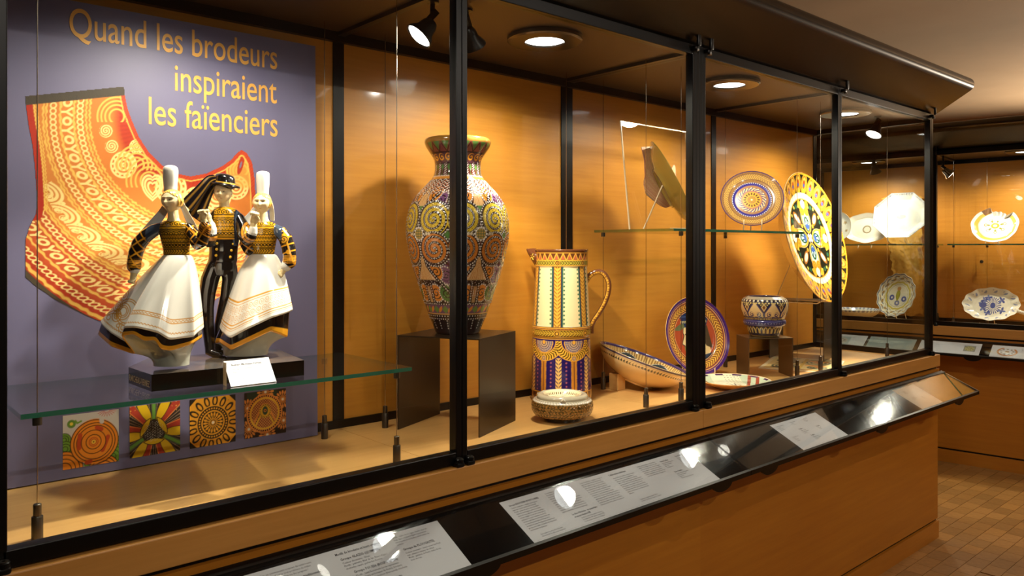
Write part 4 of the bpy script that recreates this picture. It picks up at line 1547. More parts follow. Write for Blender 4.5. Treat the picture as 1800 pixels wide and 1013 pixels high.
strip(B, 'hat_ribbon', [(384, 313, 10, 4, 5), (372, 317, 12, 5, 6), (358, 334, 14, 7, 7), (343, 352, 15, 9, 8), (333, 364, 16, 9.5, 9)], 2.4, ribbon_col)
strip(B, 'hat_ribbon', [(382, 322, 6, 4, 5), (372, 332, 7, 6, 6), (362, 350, 8, 9, 7), (352, 372, 9, 12, 8), (345, 384, 10, 13, 9)], 2.4, ribbon_col)
for bx, by in ((386, 428), (385.5, 438), (384.5, 448.5), (410.5, 428.5), (409, 440), (407.5, 451.5)):
    c = B.w(np.array(B.p(bx, by, 17.5 - .02 * (bx - 391) ** 2)))
    k = MB().lathe([(1e-4, .0024), (.0022, .0018), (.0034, .0006), (.0034, -.001)], 14)
    q = Vector(-FWD).to_track_quat('Z', 'Y').to_matrix().to_4x4()
    k.xf(Matrix.Translation(Vector(c)) @ q)
    k.build('button', principled('gold_enamel', L4(226, 178, 40), .25), B.part, True)

# ------------------------------------------------------------------ dancer on the right
Cc = Figure(455, 626, 677.0, .8480, 1.947)
Cc.rings('neck', [(372, 461, 8.5, 8.5), (382, 461.5, 9, 9), (392, 463, 12, 10), (398, 463, 11, 9)])
Cc.rings('torso', [(390, 463, 15, 9), (395, 464, 23, 12), (401, 464.5, 25, 14), (412, 464, 24, 15), (426, 463, 22, 15), (440, 462, 20.5, 14), (449, 461.5, 20, 14), (458, 461, 21, 15)])
Cc.tube('armR', [(484, 402, 0, 8.5), (493, 408, 2, 11), (503, 420, 4, 12), (509, 436, 6, 12), (511, 450, 8, 11.5), (511, 461, 9, 12)])
Cc.tube('cuff', [(509, 461, 9, 10), (506, 468, 11, 9.5)])
Cc.tube('skin', [(506, 468, 11, 5.5), (503, 474, 13, 5)])
Cc.hand(501, 477, 14, -.5, .8, 4.8, 1)
Cc.tube('armL', [(443, 402, 0, 8.5), (436, 412, 2, 10.5), (433, 428, 4, 11), (440, 440, 6, 10)])


def paint_C(x, y, d, tag):
    P = Paint(len(x), SKIN)
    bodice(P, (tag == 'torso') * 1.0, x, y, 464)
    P.over((tag == 'torso') * (d < -3), DARK)
    m = (tag == 'armR') * 1.0
    arm_decor(P, m, x, y, d, .9, -.3, ss(x - 499, 2) * ss(y - 422, 2))
    P.over(m * ss(np.hypot((x - 503) / .9, y - 420) - 9, 1) * (x > 499), (222, 156, 40))
    P.over(m * (spiral(x - 503, y - 421, 4, .4, 8)) * (x > 499), DARK)
    P.over(m * ss(np.hypot(x - 512, y - 443) - 4, 1), (222, 156, 40))
    P.over(m * band(y, 449, 464) * .85 * (np.sin(y * 1.5) > -.5), (206, 140, 40))
    arm_decor(P, (tag == 'armL') * 1.0, x, y, d, .8, .6)
    P.over((tag == 'cuff') * 1.0, WHT)
    return P.c


Cc.body('dancing_woman', paint_C, .85, 'ceramic woman on the right in a wide bordered apron')
Cc.head(461, 357, 15.4, 19.3, 1, .05)
hat_cone(Cc, 461.5, [(344, .01), (344, 10.5), (339, 10), (334, 10.3), (318, 11.4), (308, 11.5), (304, 10.8), (302, 8), (301, 4), (300.6, .01)], -1)
strip(Cc, 'lace_ribbon', [(452, 356, -8, 4, 3), (444, 372, -9, 5, 4), (433, 386, -10, 6, 5), (425, 396, -10, 5, 5)])
strip(Cc, 'lace_ribbon', [(472, 352, -8, 4, 1), (475, 370, -9, 4.5, 1), (476, 388, -9, 4, 1)])


def apron_C(x, y, d, s, ph):
    P = Paint(len(x), WHT)
    g = (218, 156, 50)
    P.over(line(s, .62, .022, .006), g)
    P.over(line(s, .655, .008, .005), g)
    P.over(line(s, .89, .016, .005), g)
    P.over(line(s, .925, .012, .005), g)
    P.over(line(s, .95, .006, .004), g)
    u = rep(ph, 8.0)
    for cs, o in ((.72, 0), (.82, 4)):
        uu = rep(ph, 8.0, o) * 1.05
        P.over(.8 * spiral(uu, (s - cs) * 100 * .9, 2.4, .34, 4.4, 1, .5), g)
    return P.c


Cc.skirt((461.5, 447, 21, 15),
         [(0, 516, 543, 4, .62), (30, 511, 546, 28, .66), (60, 492, 552, 50, .75), (90, 454, 570, 64, .85), (120, 426, 584, 62, .9), (150, 402, 577, 38, .8), (180, 389, 571, 8, .7), (225, 404, 566, -40, .7), (270, 452, 556, -58, .7), (315, 500, 546, -36, .66)],
         [(0, 507, 590, 4), (30, 504, 584, 24), (60, 490, 575, 44), (90, 455, 592, 56), (120, 425, 606, 54), (150, 398, 596, 34), (180, 379, 601, 6), (225, 400, 594, -36), (270, 452, 588, -52), (315, 494, 586, -32)],
         (432, 623, 38, 30), apron_C)

# ------------------------------------------------------------------ name card in its acrylic holder
card = empty('name_card', (.752, 1.752, SH1), 0, 'white name card on a clear sloping holder below the dancers', 'card')
CM = Matrix.Translation((0, 0, .001)) @ Matrix.Rotation(math.radians(50), 4, 'X')
h = MB()
h.box((-.056, -.0005, -.0035), (.056, .072, -.0015))
h.xf(CM)
h.build('acrylic_holder', ACRYLIC, card)
h = MB()
h.box((-.056, .028, 0), (-.0545, .044, .053))
h.build('holder_leg', ACRYLIC_EDGE, card)
h = MB().box((-.0545, .001, -.0014), (.0545, .070, -.0004))
h.xf(CM)
h.build('paper', PAPER, card)
for body, y, sz, m in (('Robert Micheau-Vernez', .055, .0080, INK), ('Groupe de danseurs', .0445, .0064, INK_G), ('Faïence', .035, .0064, INK_G), ('Quimper', .026, .0036, INK_G), ('Bretagne', .018, .0036, INK_G)):
    place_text('print_line', text_mesh(body, sz, bold=.0 if m is INK_G else .012 * sz, res=1), CM @ Matrix.Translation((-.040 if sz > .004 else -.03, y, .0)), m, card, sx=.95)
# ================================================================== metal risers
def riser(label, pts, z, h, mat, th_=.004):
    """bent-sheet bridge; pts = front-left, front-right, back-right, back-left on the floor"""
    r = empty('display_riser', (pts[0][0], pts[0][1], z), 0, label, 'riser')
    Q = [Vector((p[0] - pts[0][0], p[1] - pts[0][1], 0)) for p in pts]
    fl_, fr_, br_, bl_ = Q
    w = (fr_ - fl_).normalized() * th_
    up = Vector((0, 0, h))
    t = Vector((0, 0, th_))

    def slab(a, b_, c, d, low, high):
        V = [p + low for p in (a, b_, c, d)] + [p + high for p in (a, b_, c, d)]
        return MB().add([tuple(v) for v in V], [(3, 2, 1, 0), (4, 5, 6, 7), (0, 1, 5, 4), (1, 2, 6, 5), (2, 3, 7, 6), (3, 0, 4, 7)])
    slab(fl_, fr_, br_, bl_, up - t, up).build('top_plate', mat, r)
    slab(fl_, fl_ + w, bl_ + w, bl_, Vector((0, 0, 0)), up - t).build('side_plate', mat, r)
    slab(fr_ - w, fr_, br_, br_ - w, Vector((0, 0, 0)), up - t).build('side_plate', mat, r)
    return r


riser('large black steel riser carrying the tall patterned vase', [(1.343, 2.055), (1.469, 1.803), (1.704, 1.905), (1.578, 2.157)], ZF, .295, RISER)
riser('black steel riser behind the printed sheet carrying the peacock-eye plate', [(3.655, 2.125), (3.735, 1.870), (3.975, 1.930), (3.895, 2.185)], ZF, .298, RISER)
riser('small bronze riser carrying the blue footed bowl', [(3.016, 1.851), (3.175, 1.729), (3.268, 1.848), (3.109, 1.970)], ZF, .174, RISER_L)


def shell_obj(name, prof, n, painter, mat=PAINT, parent=None, disp=None):
    """lathe a fine profile (k,2) and paint it; painter(theta, k-index param, r, z)"""
    P, th_ = revolve_pts(prof, n)
    k = len(prof)
    T = np.repeat(th_, k)
    I = np.tile(np.arange(k), n)
    cols, hgt = painter(T, I)
    if hgt is not None:
        d = np.gradient(prof, axis=0)
        nx, nz = d[:, 1], -d[:, 0]
        l = np.hypot(nx, nz) + 1e-9
        nx, nz = nx / l, nz / l
        H = hgt.reshape(n, k)
        P[..., 0] += H * nx[None] * np.cos(th_)[:, None]
        P[..., 1] += H * nx[None] * np.sin(th_)[:, None]
        P[..., 2] += H * nz[None]
    me = grid_mesh(name, P, True, False, cols.reshape(n, k, 3))
    return link(name, me, mat, parent)


TO_CAM = math.atan2(-FWD[1], -FWD[0])      # azimuth from an object towards the visitor

# ================================================================== tall vase (profile measured as half-width against height, 1 unit = 1.85 mm)
VP = [(588, 0), (588, 36), (585, 38.5), (578, 41), (564, 47), (548, 53), (532, 58.5), (502, 68), (471, 78), (433, 86.5), (412, 88.5), (396, 88), (378, 84.5), (361, 77.5), (345, 65.5), (333, 54), (325, 47), (317, 42), (309, 40), (298, 39.6), (290, 41), (283, 44.5), (275, 50), (268, 54.5), (262, 57), (258, 57.4), (254.5, 56), (253, 53), (256, 49), (264, 44), (280, 38), (300, 35), (330, 40)]
U = 2.535 / FPX
vy = np.array([p[0] for p in VP], float)
vr = np.array([p[1] for p in VP], float)
vprof = np.vstack([[[0, 588]], smooth_curve(np.stack([vr[1:], vy[1:]], 1), 430)])
vase = empty('patterned_vase', (1.523, 1.980, ZF + .295), 0, 'tall ceramic vase covered in beaded spirals standing on the black riser', 'vase')


def vase_paint(T, I):
    y = vprof[I, 1]
    R = np.interp(y, sorted(vy[1:25]), [r for _, r in sorted(zip(vy[1:25], vr[1:25]))])
    a = T - TO_CAM                                   # to the right seen from outside
    per = 2 * PI / 5
    c0 = math.radians(29.4)
    b = rep(a, per, c0)
    x = b * R
    ax = np.abs(x)
    half = per / 2 * R
    n = len(T)
    og, ye, pu, gn, br, cr, dk, wh, rs = (204, 126, 46), (208, 176, 54), (104, 66, 106), (76, 114, 56), (80, 36, 30), (206, 168, 116), (32, 18, 24), (226, 216, 204), (120, 66, 54)
    P = Paint(n, (46, 26, 30))
    H = np.zeros(n)
    # ---- ground regions of the body
    P.over(ss(np.abs(ax) + np.abs(y - 418) * .75 - 24, 1), br)
    P.over(ss(ax - (2 + (y - 338) * .26), 1) * band(y, 338, 372), cr)
    P.over(ss(ax - (3 + (y - 456) * .42), 1) * band(y, 456, 494), cr)
    P.over(ss(ax - 15 + (y - 505) * .45, 1) * band(y, 505, 532), (170, 138, 96))
    P.over(ss(ax - 8 + (y - 372) * .4, 1) * band(y, 372, 396), gn)
    # tendrils between neighbouring stars
    bx = half - ax
    P.over(ss(np.abs(bx) + np.abs(y - 418) * .9 - 16, 1), gn)
    P.over(ss(np.hypot(bx - 3, (y - 372) / 1.0) - 12, 1), (150, 126, 120))
    P.over(ss(np.hypot(bx - 2, (y - 470) / 1.1) - 12, 1), (150, 126, 120))
    for k in range(6):
        P.over(ss(leaf(bx, y, 0, 372, k * PI / 3 + .5, 15, 3.2), 1), pu if k % 2 else og)
        P.over(ss(leaf(bx, y, 0, 470, k * PI / 3 + .2, 15, 3.2), 1), br if k % 2 else pu)
    # paisleys
    for cx, cy, sgn, c in ((34, 362, 1, pu), (40, 486, 1, pu), (20, 352, -1, og), (24, 480, -1, og), (14, 516, 1, og), (33, 516, -1, gn)):
        dx, dy = ax - cx, y - cy
        P.over(ss(np.hypot(dx, dy * .8) - 11, 1), c)
        P.over(spiral(dx, dy, 5.5, .34, 10, sgn), dk)
        d = np.hypot(dx, dy * .8)
        an = np.arctan2(dy, dx)
        m = ss(np.hypot(rep(an, 2 * PI / 22) * d, d - 12) - 1.0, .9)
        P.over(m, wh)
        H += m
    # dotted diagonals falling from the star
    for (p, q) in (((8, 470), (52, 535)), ((4, 440), (8, 470)), ((26, 350), (8, 386)), ((6, 500), (6, 535)), ((44, 340), (52, 372))):
        d = seg_d(ax, y, *p, *q)
        P.over(ss(d - 3.0, 1), dk)
        s = (ax - p[0]) * (q[0] - p[0]) + (y - p[1]) * (q[1] - p[1])
        s = s / math.hypot(q[0] - p[0], q[1] - p[1])
        m = ss(np.hypot(rep(s, 4.2), d) - 1.0, .8)
        P.over(m, wh)
        H += m
    # fans
    for cy, r0 in ((341, 30), (459, 34), (528, -24)):
        an = np.arctan2(ax, np.abs(y - cy) + .1)
        fm = ss(ax - (2 + np.abs(y - cy) * .4), 1) * band(y, min(cy, cy + r0), max(cy, cy + r0))
        P.over(fm * (np.sin(an * 60) > .5) * .8, (176, 110, 50))
    # spirals
    for cy, r0, c in ((394, 28.5, ye), (443, 26.5, og)):
        dx, dy = ax - 30.0 * R / 88, y - cy
        d, an = np.hypot(dx, dy), np.arctan2(dy, dx)
        P.over(ss(d - r0 - 3.2, 1), dk)
        P.over(ss(d - r0 + 1.5, 1), c)
        sp = spiral(dx, dy, 9.0, .46, r0 - 1.5)
        P.over(sp, dk)
        # beads along the dark coil and around the rim
        ph = (d / 9.0 - an / (2 * PI)) % 1.0
        m = ss(np.hypot(rep(an, 2 * PI / np.maximum(6, np.round(d * 1.15))) * d, (ph - .5) * 9.0) - 1.0, .8) * ss(d - r0 + 2, 1)
        P.over(m, wh)
        if c is og:
            P.over(ss(np.abs(rep(an * 14 + ph * 6, 2.0)) - .35, .5) * (sp < .3) * ss(d - r0 + 2, 1) * .8, (130, 60, 30))
        else:
            m2 = ss(np.hypot(rep(an, 2 * PI / np.maximum(6, np.round(d * .9))) * d, (rep(ph, 1.0)) * 9.0) - 1.0, .9) * ss(d - r0 + 2, 1)
            P.over(m2, (70, 50, 20))
        m3 = ss(np.hypot(rep(an, 2 * PI / 40) * d, d - r0 - 1.6) - 1.05, .8)
        P.over(m3, wh)
        H += m + m3
    # woven star
    d = np.hypot(ax, y - 418)
    an = np.arctan2(y - 418, x)
    P.over(ss(d - 11 - 1.5 * np.cos(an * 12), 1), wh)
    P.over(ss(d - 9, 1), (190, 150, 80))
    P.over(ss(np.minimum(np.abs(rep(x, 4.4)), np.abs(rep(y, 4.4))) - .7, .8) * ss(d - 9, 1), (70, 92, 60))
    for sx in (17, 22):
        P.over(ss(np.hypot(ax - sx, y - 418) - 2.4, 1), (206, 190, 160))
    # shoulder
    sh = band(y, 325, 352)
    P.over(sh * (np.sin(a * 40 + .5 * y) * np.sin(y * .55 + 9 * np.sin(a * 5)) > .25), rs)
    P.over(sh * ss(np.hypot(rep(a, per / 4) * R, y - 336) - 8, 1), (180, 96, 60))
    P.over(sh * spiral(rep(a, per / 4) * R, y - 336, 4.4, .5, 8), dk)
    m = sh * ss(np.hypot(rep(a, per / 24) * R, rep(y + 2 * np.sin(a * 30), 5.2)) - 1.1, .9)
    P.over(m, wh)
    H += m
    # scatter of beads on the dark ground
    jx = rep(x + 2.2 * np.sin(y * 1.3), 8.6)
    jy = rep(y + 2.0 * np.sin(x * 1.1), 8.0)
    m = ss(np.hypot(jx, jy) - .9, .8) * (P.c.sum(1) < .16) * band(y, 352, 536)
    P.over(m * .85, wh)
    H += m
    # ---- neck
    nk = ss(y - 325, 1)
    P.over(nk, (84, 50, 56))
    q = 2 * PI / 20
    u = rep(a, q) * R
    P.over(band(y, 319, 325), (206, 138, 56))
    P.over(band(y, 317, 326) * ss(np.hypot(rep(a, q / 4) * R, y - 319.5) - 1.1, .9), wh)
    P.over(band(y, 299, 318) * ss(np.abs(u) + np.abs(y - 309) * .6 - 6.5, 1), gn)
    P.over(band(y, 299, 318) * ss(leaf(np.abs(u), y, 1, 317, -1.2, 16, 3), 1), br)
    P.over(band(y, 297, 318) * (np.abs(rep(u + y, 4)) < .7) * (np.abs(u) > 4), wh)
    P.over(band(y, 281, 297) * ss(np.hypot(u, y - 288) - 6, 1), (86, 54, 60))
    P.over(band(y, 281, 297) * spiral(u, y - 288, 5.2, .5, 6.2), (232, 158, 52))
    P.over(band(y, 262, 279) * ss(np.abs(u) - (279 - y) * .62, 1), gn)
    P.over(band(y, 262, 279) * ss(np.abs(rep(a, q, q / 2) * R) - (y - 262) * .4 - 2, 1), (120, 62, 52))
    P.over(ss(np.abs(np.abs(u) - (279 - y) * .62) - .7, .8) * band(y, 262, 279), dk)
    P.over(line(y, 280, 1.6) + line(y, 298, 1.4), dk)
    P.over(ss(y - 262.5, 1), (150, 106, 46))
    # ---- foot
    P.over(ss(534 - y, 1), dk)
    P.over(band(y, 536, 551), (104, 70, 100))
    q2 = 2 * PI / 20
    u = rep(a, q2) * R
    P.over(band(y, 537, 550) * ss(np.abs(u) * 1.0 + np.abs(y - 543.5) * .9 - 6, 1), (96, 128, 62))
    P.over(band(y, 537, 550) * ss(leaf(rep(a, q2, q2 / 2) * R, y, -4, 549, -1.0, 13, 2.6), 1), og)
    P.over(line(y, 551.5, 2), (190, 150, 90))
    for yy, k in ((534.5, 4), (555, 3), (560, 3.5)):
        m = ss(np.hypot(rep(a + (yy % 2) * .05, q2 / k) * R, y - yy) - .9, .8)
        P.over(m, wh)
        H += m
    m = ss(np.hypot(u, rep(y, 4.4)) - .95, .9) * band(y, 562, 578)
    P.over(m, wh)
    inner = (I > np.argmin(vprof[:, 1]) + 6)
    P.over(inner * 1.0, (70, 44, 30))
    return P.c, np.clip(H, 0, 1) * .0011 * (~inner)


vp = np.stack([vprof[:, 0] * U, (588 - vprof[:, 1]) * U], 1)
shell_obj('vase_body', vp, 600, vase_paint, parent=vase)

# ================================================================== tall jug
U2 = 2.925 / FPX
jug = empty('tall_jug', (2.075, 2.062, ZF), 0, 'tall cream, blue and gold jug with brown handle beside the tilted bowl', 'jug')
JP = [(704, 0), (704, 50), (702, 52.5), (690, 53.5), (682, 53), (650, 52.2), (610, 51.2), (592, 51), (588, 52), (575, 51.6), (572, 50.2), (540, 48.4), (500, 46.4), (472, 45), (470, 46.6), (455, 46.2), (447, 46.4), (443, 47.4), (441, 47), (442, 45.2), (455, 43), (500, 42), (560, 44)]
jy_ = np.array(JP, float)
jprof = np.vstack([[[0, 704]], np.concatenate([np.stack([np.interp(np.linspace(0, 1, max(2, int(abs(jy_[i + 1, 0] - jy_[i, 0]) * 1.25))), [0, 1], [jy_[i, 1], jy_[i + 1, 1]]), np.interp(np.linspace(0, 1, max(2, int(abs(jy_[i + 1, 0] - jy_[i, 0]) * 1.25))), [0, 1], [jy_[i, 0], jy_[i + 1, 0]])], 1)[:-1] for i in range(1, len(jy_) - 1)])])


def chevrons(P, x, y, cx, w, pitch, col, m, back=None, up=True):
    """two rows of slanting leaves along a vertical stem"""
    dx = np.abs(x - cx)
    if back is not None:
        P.over(m * ss(dx - w, 1), back)
    yy = rep(y + (dx * 1.0 if up else -dx), pitch)
    P.over(m * ss(np.maximum(np.abs(yy) - pitch * .33, np.abs(dx - w * .5) - w * .42), .9), col)
    P.over(m * ss(dx - .7, .8), col)


def jug_paint(T, I):
    y = jprof[I, 1]
    R = np.interp(y, [441, 470, 575, 704], [46, 46, 51, 53])
    a = T - TO_CAM
    n = len(T)
    per = 2 * PI / 6
    og, dk, gn, bl, cr, br = (232, 168, 60), (48, 32, 22), (60, 104, 84), (36, 24, 92), (246, 226, 172), (96, 54, 30)
    P = Paint(n, cr)
    body = band(y, 470, 573)
    x = rep(a, per, math.radians(-12)) * R
    P.over(body * ss(np.abs(x) - 9, .9), (40, 60, 78))
    P.over(body * ss(np.abs(np.abs(x) - 9.4) - 1.0, .9), gn)
    P.over(body * ss(np.hypot(np.abs(x) - 12, rep(y, 7)) - 1.7, .9), (72, 120, 88))
    P.over(body * ss(np.abs(x) - 6.4, .9), (150, 92, 30))
    chevrons(P, x, y, 0, 6.2, 6.2, (238, 178, 70), body)
    # brown collar
    col = ss(y - 470, 1)
    P.over(col, br)
    u = rep(a, 2 * PI / 26) * R
    P.over(band(y, 449, 458.5) * ss(np.abs(u) - (y - 449) * .35 - .8, .9), (178, 92, 62))
    P.over(ss(np.abs(np.abs(u) - (y - 448) * .46) - .8, .8) * band(y, 448, 459), og)
    P.over(line(y, 459.8, 1.6) + line(y, 447.2, 1.2) + line(y, 469, 1.6), og)
    xb = rep(a, per, math.radians(-12)) * R
    m = band(y, 461, 468)
    dy = y - 464.5
    P.over(m * ss(np.abs(rep(xb + np.abs(dy) * 1.2, 4.6)) - 1.2, .8), (176, 170, 60))
    P.over(ss(np.hypot(xb, dy) - 4.6, .9), og)
    P.over(ss(np.abs(np.hypot(xb, dy) - 3.0) - .8, .8), dk)
    P.over(ss(np.hypot(xb, dy) - 1.2, .8), dk)
    # middle belt
    P.over(band(y, 573, 594), (86, 52, 26))
    P.over(line(y, 575, 1.2) + line(y, 577.6, 1.0) + line(y, 590.6, 1.2) + line(y, 593.4, 1.2), og)
    P.over(line(y, 576.3, 1.6) * (np.sin(a * 190) > 0), (170, 96, 70))
    dy = y - 584
    m = band(y, 579.4, 588.6)
    P.over(m * ss(np.abs(rep(xb + np.abs(dy) * 1.3, 5.2)) - 1.5, .8), (206, 166, 54))
    P.over(m * line(dy, 0, 1.0), (206, 166, 54))
    P.over(ss(np.hypot(xb, dy) - 5, .9), og)
    P.over(ss(np.abs(np.hypot(xb, dy) - 3.2) - .8, .8), dk)
    # blue skirt
    low = band(y, 594, 704)
    P.over(low, bl)
    o = math.radians(21)
    xs = rep(a, per, o) * R                           # centred on a shell
    xl = rep(a, per, o + per / 2) * R                 # centred on a leaf column
    cb = band(y, 625, 683)
    chevrons(P, xl, y, 0, 5.4, 6.4, (238, 190, 104), cb)
    P.over(cb * ss(np.abs(np.abs(xs) - 2.6) - 2.0, .9), (200, 130, 40))
    P.over(cb * ss(np.abs(np.abs(xs) - 4.8) - .7, .8) * (np.sin(y * 2.4) > 0), og)
    P.over(cb * ss(np.abs(xs) - .5, .8), (90, 50, 30))
    P.over(cb * ss(np.abs(np.abs(np.abs(xs) - 14)) + np.abs(rep(y, 6.6)) - 1.8, .8), (176, 96, 110))
    d = np.hypot(xs, (y - 600) * 1.0)
    an = np.arctan2(xs, y - 600)
    gar = np.hypot(xs / 1.08, y - 597) - 27
    gm = ss(np.abs(gar) - 5.8, 1) * band(y, 596, 634)
    P.over(gm, (92, 60, 16))
    P.over(gm * ss(np.abs(rep(an * 24 + np.abs(gar) * .45 * 1.0, 4.2)) - 1.1, .8), (236, 184, 66))
    P.over(ss(np.abs(np.abs(gar) - 6.3) - .7, .8) * band(y, 596, 634), og)
    P.over(ss(np.hypot(xs, y - 626) - 4.6, .9), (150, 130, 120))
    P.over(ss(np.abs(np.hypot(xs, y - 626) - 4.6) - .7, .8) + ss(np.hypot(xs, y - 626) - 1.5, .8), og)
    fan = ss(d - 15.5 - .9 * np.abs(np.sin(an * 5)), 1) * ss(597 - y, 1)
    P.over(fan, (150, 138, 150))
    P.over(fan * ss(np.abs(rep(an, PI / 11)) * d - .6, .8), (226, 186, 120))
    P.over(fan * ss(np.hypot(rep(an, PI / 22) * d, rep(d, 3.6)) - .7, .7), (60, 44, 90))
    P.over(ss(np.abs(d - 16.2 - .9 * np.abs(np.sin(an * 5))) - .7, .8) * ss(597 - y, 1), og)
    P.over(ss(np.hypot(xs, y - 599) - 3.2, .8), og)
    # foot border
    P.over(ss(683 - y, 1), (104, 54, 28))
    P.over(line(y, 684, 1.4) + line(y, 702, 1.4), og)
    u = rep(a, 2 * PI / 20) * R
    P.over(ss(np.abs(np.abs(u) - (y - 685) * .36) - .7, .8) * band(y, 685, 701), og)
    P.over(ss((np.hypot(u / 1.6, (y - 694) / 4) - 1) * 2, .8), (230, 190, 110))
    P.over(ss(y - 444, .8), br)
    P.over((I > np.argmin(jprof[:, 1]) + 3) * 1.0, (120, 72, 40))
    return P.c, None


jp = np.stack([jprof[:, 0] * U2, (704 - jprof[:, 1]) * U2], 1)
jb = shell_obj('jug_body', jp, 520, jug_paint, parent=jug)
# pouring lip on the left: a beak added to the collar
LIPD = -RGT[:2]
bk = MB()
nb_ = 9
for kk in range(1):
    V, F = [], []
    for i, (yy, out, hwid) in enumerate(((440.5, 60.5, 1.0), (441.5, 61, 2), (446, 59, 5.5), (452, 55.5, 8), (459, 51.5, 9), (466, 47, 7), (471, 44, 3))):
        for j in range(nb_):
            t = -1 + 2 * j / (nb_ - 1)
            rr = out - (out - 43.5) * abs(t) ** 1.6
            w = hwid * 1.55 * t
            p = LIPD * rr + RGT[:2] * 0 + np.array([-LIPD[1], LIPD[0]]) * w
            V.append((p[0] * U2, p[1] * U2, (704 - yy) * U2))
    F = [(i * nb_ + j, i * nb_ + j + 1, (i + 1) * nb_ + j + 1, (i + 1) * nb_ + j) for i in range(6) for j in range(nb_ - 1)]
    bk.add(V, F)
me = bpy.data.meshes.new('spout')
me.from_pydata(bk.v, [], bk.f)
me.polygons.foreach_set('use_smooth', np.full(len(me.polygons), True))
BRN = principled('brown_glaze', L4(96, 54, 30), .16, 0, .6)
sp = link('spout', me, BRN, jug)
so = sp.modifiers.new('thick', 'SOLIDIFY')
so.thickness = .004
sb = sp.modifiers.new('sub', 'SUBSURF')
sb.levels = sb.render_levels = 2
for k in range(5):
    an = k * 2 * PI / 5
    c = np.array([*(LIPD * 53.5), 0])
    q = MB().tube([(0, 0, 0), (math.cos(an) * .0065, 0, math.sin(an) * .0065), (math.cos(an) * .013, 0, math.sin(an) * .013)], [.0012, .0026, .0010], 8)
    d = Vector((LIPD[0], LIPD[1], 0)) + Vector((-FWD[0], -FWD[1], 0)) * 1.0
    d.normalize()
    xr = Vector((0, 0, 1)).cross(d).normalized()
    org_ = Vector((LIPD[0] * 51 * U2 - FWD[0] * 7.5 * U2, LIPD[1] * 51 * U2 - FWD[1] * 7.5 * U2, (704 - 454) * U2))
    q.xf(Matrix(((xr.x, -d.x, 0, org_.x), (xr.y, -d.y, 0, org_.y), (xr.z, -d.z, 1, org_.z), (0, 0, 0, 1))))
    q.build('spout_petal', principled('yellow_slip', L4(236, 190, 70), .2, 0, .5), sp, True)
# handle
hp = [(1027, 497), (1034, 487), (1044, 481), (1054, 481), (1062, 488), (1067, 501), (1066, 517), (1060, 535), (1050, 553), (1041, 566), (1036, 577), (1035, 588)]
hc_ = smooth_curve([((q[0] - 984) * U2, (704 - q[1]) * U2) for q in hp], 90)
m_ = 26
tt = np.linspace(0, 2 * PI, m_, endpoint=False)
tan = np.gradient(hc_, axis=0)
tan /= np.linalg.norm(tan, axis=1)[:, None]
nor = np.stack([-tan[:, 1], tan[:, 0]], 1)
wd = np.interp(np.linspace(0, 1, 90), [0, .15, .5, .85, 1], [.0105, .0098, .0095, .0095, .012])
HPT = np.zeros((90, m_, 3))
ca = np.sign(np.cos(tt)) * np.abs(np.cos(tt)) ** .75
sa = np.sign(np.sin(tt)) * np.abs(np.sin(tt)) ** .75
off = nor[:, None, :] * (wd[:, None] * ca[None])[..., None]
HPT[..., 0] = (hc_[:, 0:1] + off[..., 0]) * RGT[0] - (wd[:, None] * 1.35 * sa[None]) * FWD[0]
HPT[..., 1] = (hc_[:, 0:1] + off[..., 0]) * RGT[1] - (wd[:, None] * 1.35 * sa[None]) * FWD[1]
HPT[..., 2] = hc_[:, 1:2] + off[..., 1]
S = np.repeat(np.linspace(0, 1, 90) * 200, m_)
C_ = np.tile(ca, 90)
F_ = np.tile(sa, 90)
Pp = Paint(90 * m_, (100, 56, 32))
front = (F_ > .3)
Pp.over(front * band(C_, -.75, .05, .15), (226, 166, 60))
Pp.over(front * (np.abs(rep(S, 3.6)) < .9) * band(C_, -.55, -.15, .2), (90, 50, 24))
link('handle', grid_mesh('handle', HPT, False, True, Pp.c.reshape(90, m_, 3)), PAINT, jug)

# ================================================================== low round dish in front of the jug
ash = empty('round_dish', (1.834, 1.818, ZF), 0, 'low round dish with mottled green and brown sides in front of the jug', 'dish')
U3 = 2.59 / FPX
AP = [(0, 0), (33, 0), (34, 6), (40, 7), (48, 10), (52.5, 17), (53.5, 25), (52.5, 32), (50, 36), (47.5, 37), (45, 37.5), (44.5, 42), (42, 45), (38, 46), (33, 45), (31, 42), (26, 38), (10, 37), (0.2, 37)]
aprof = np.vstack([smooth_curve(np.array(AP[1:], float), 150)])


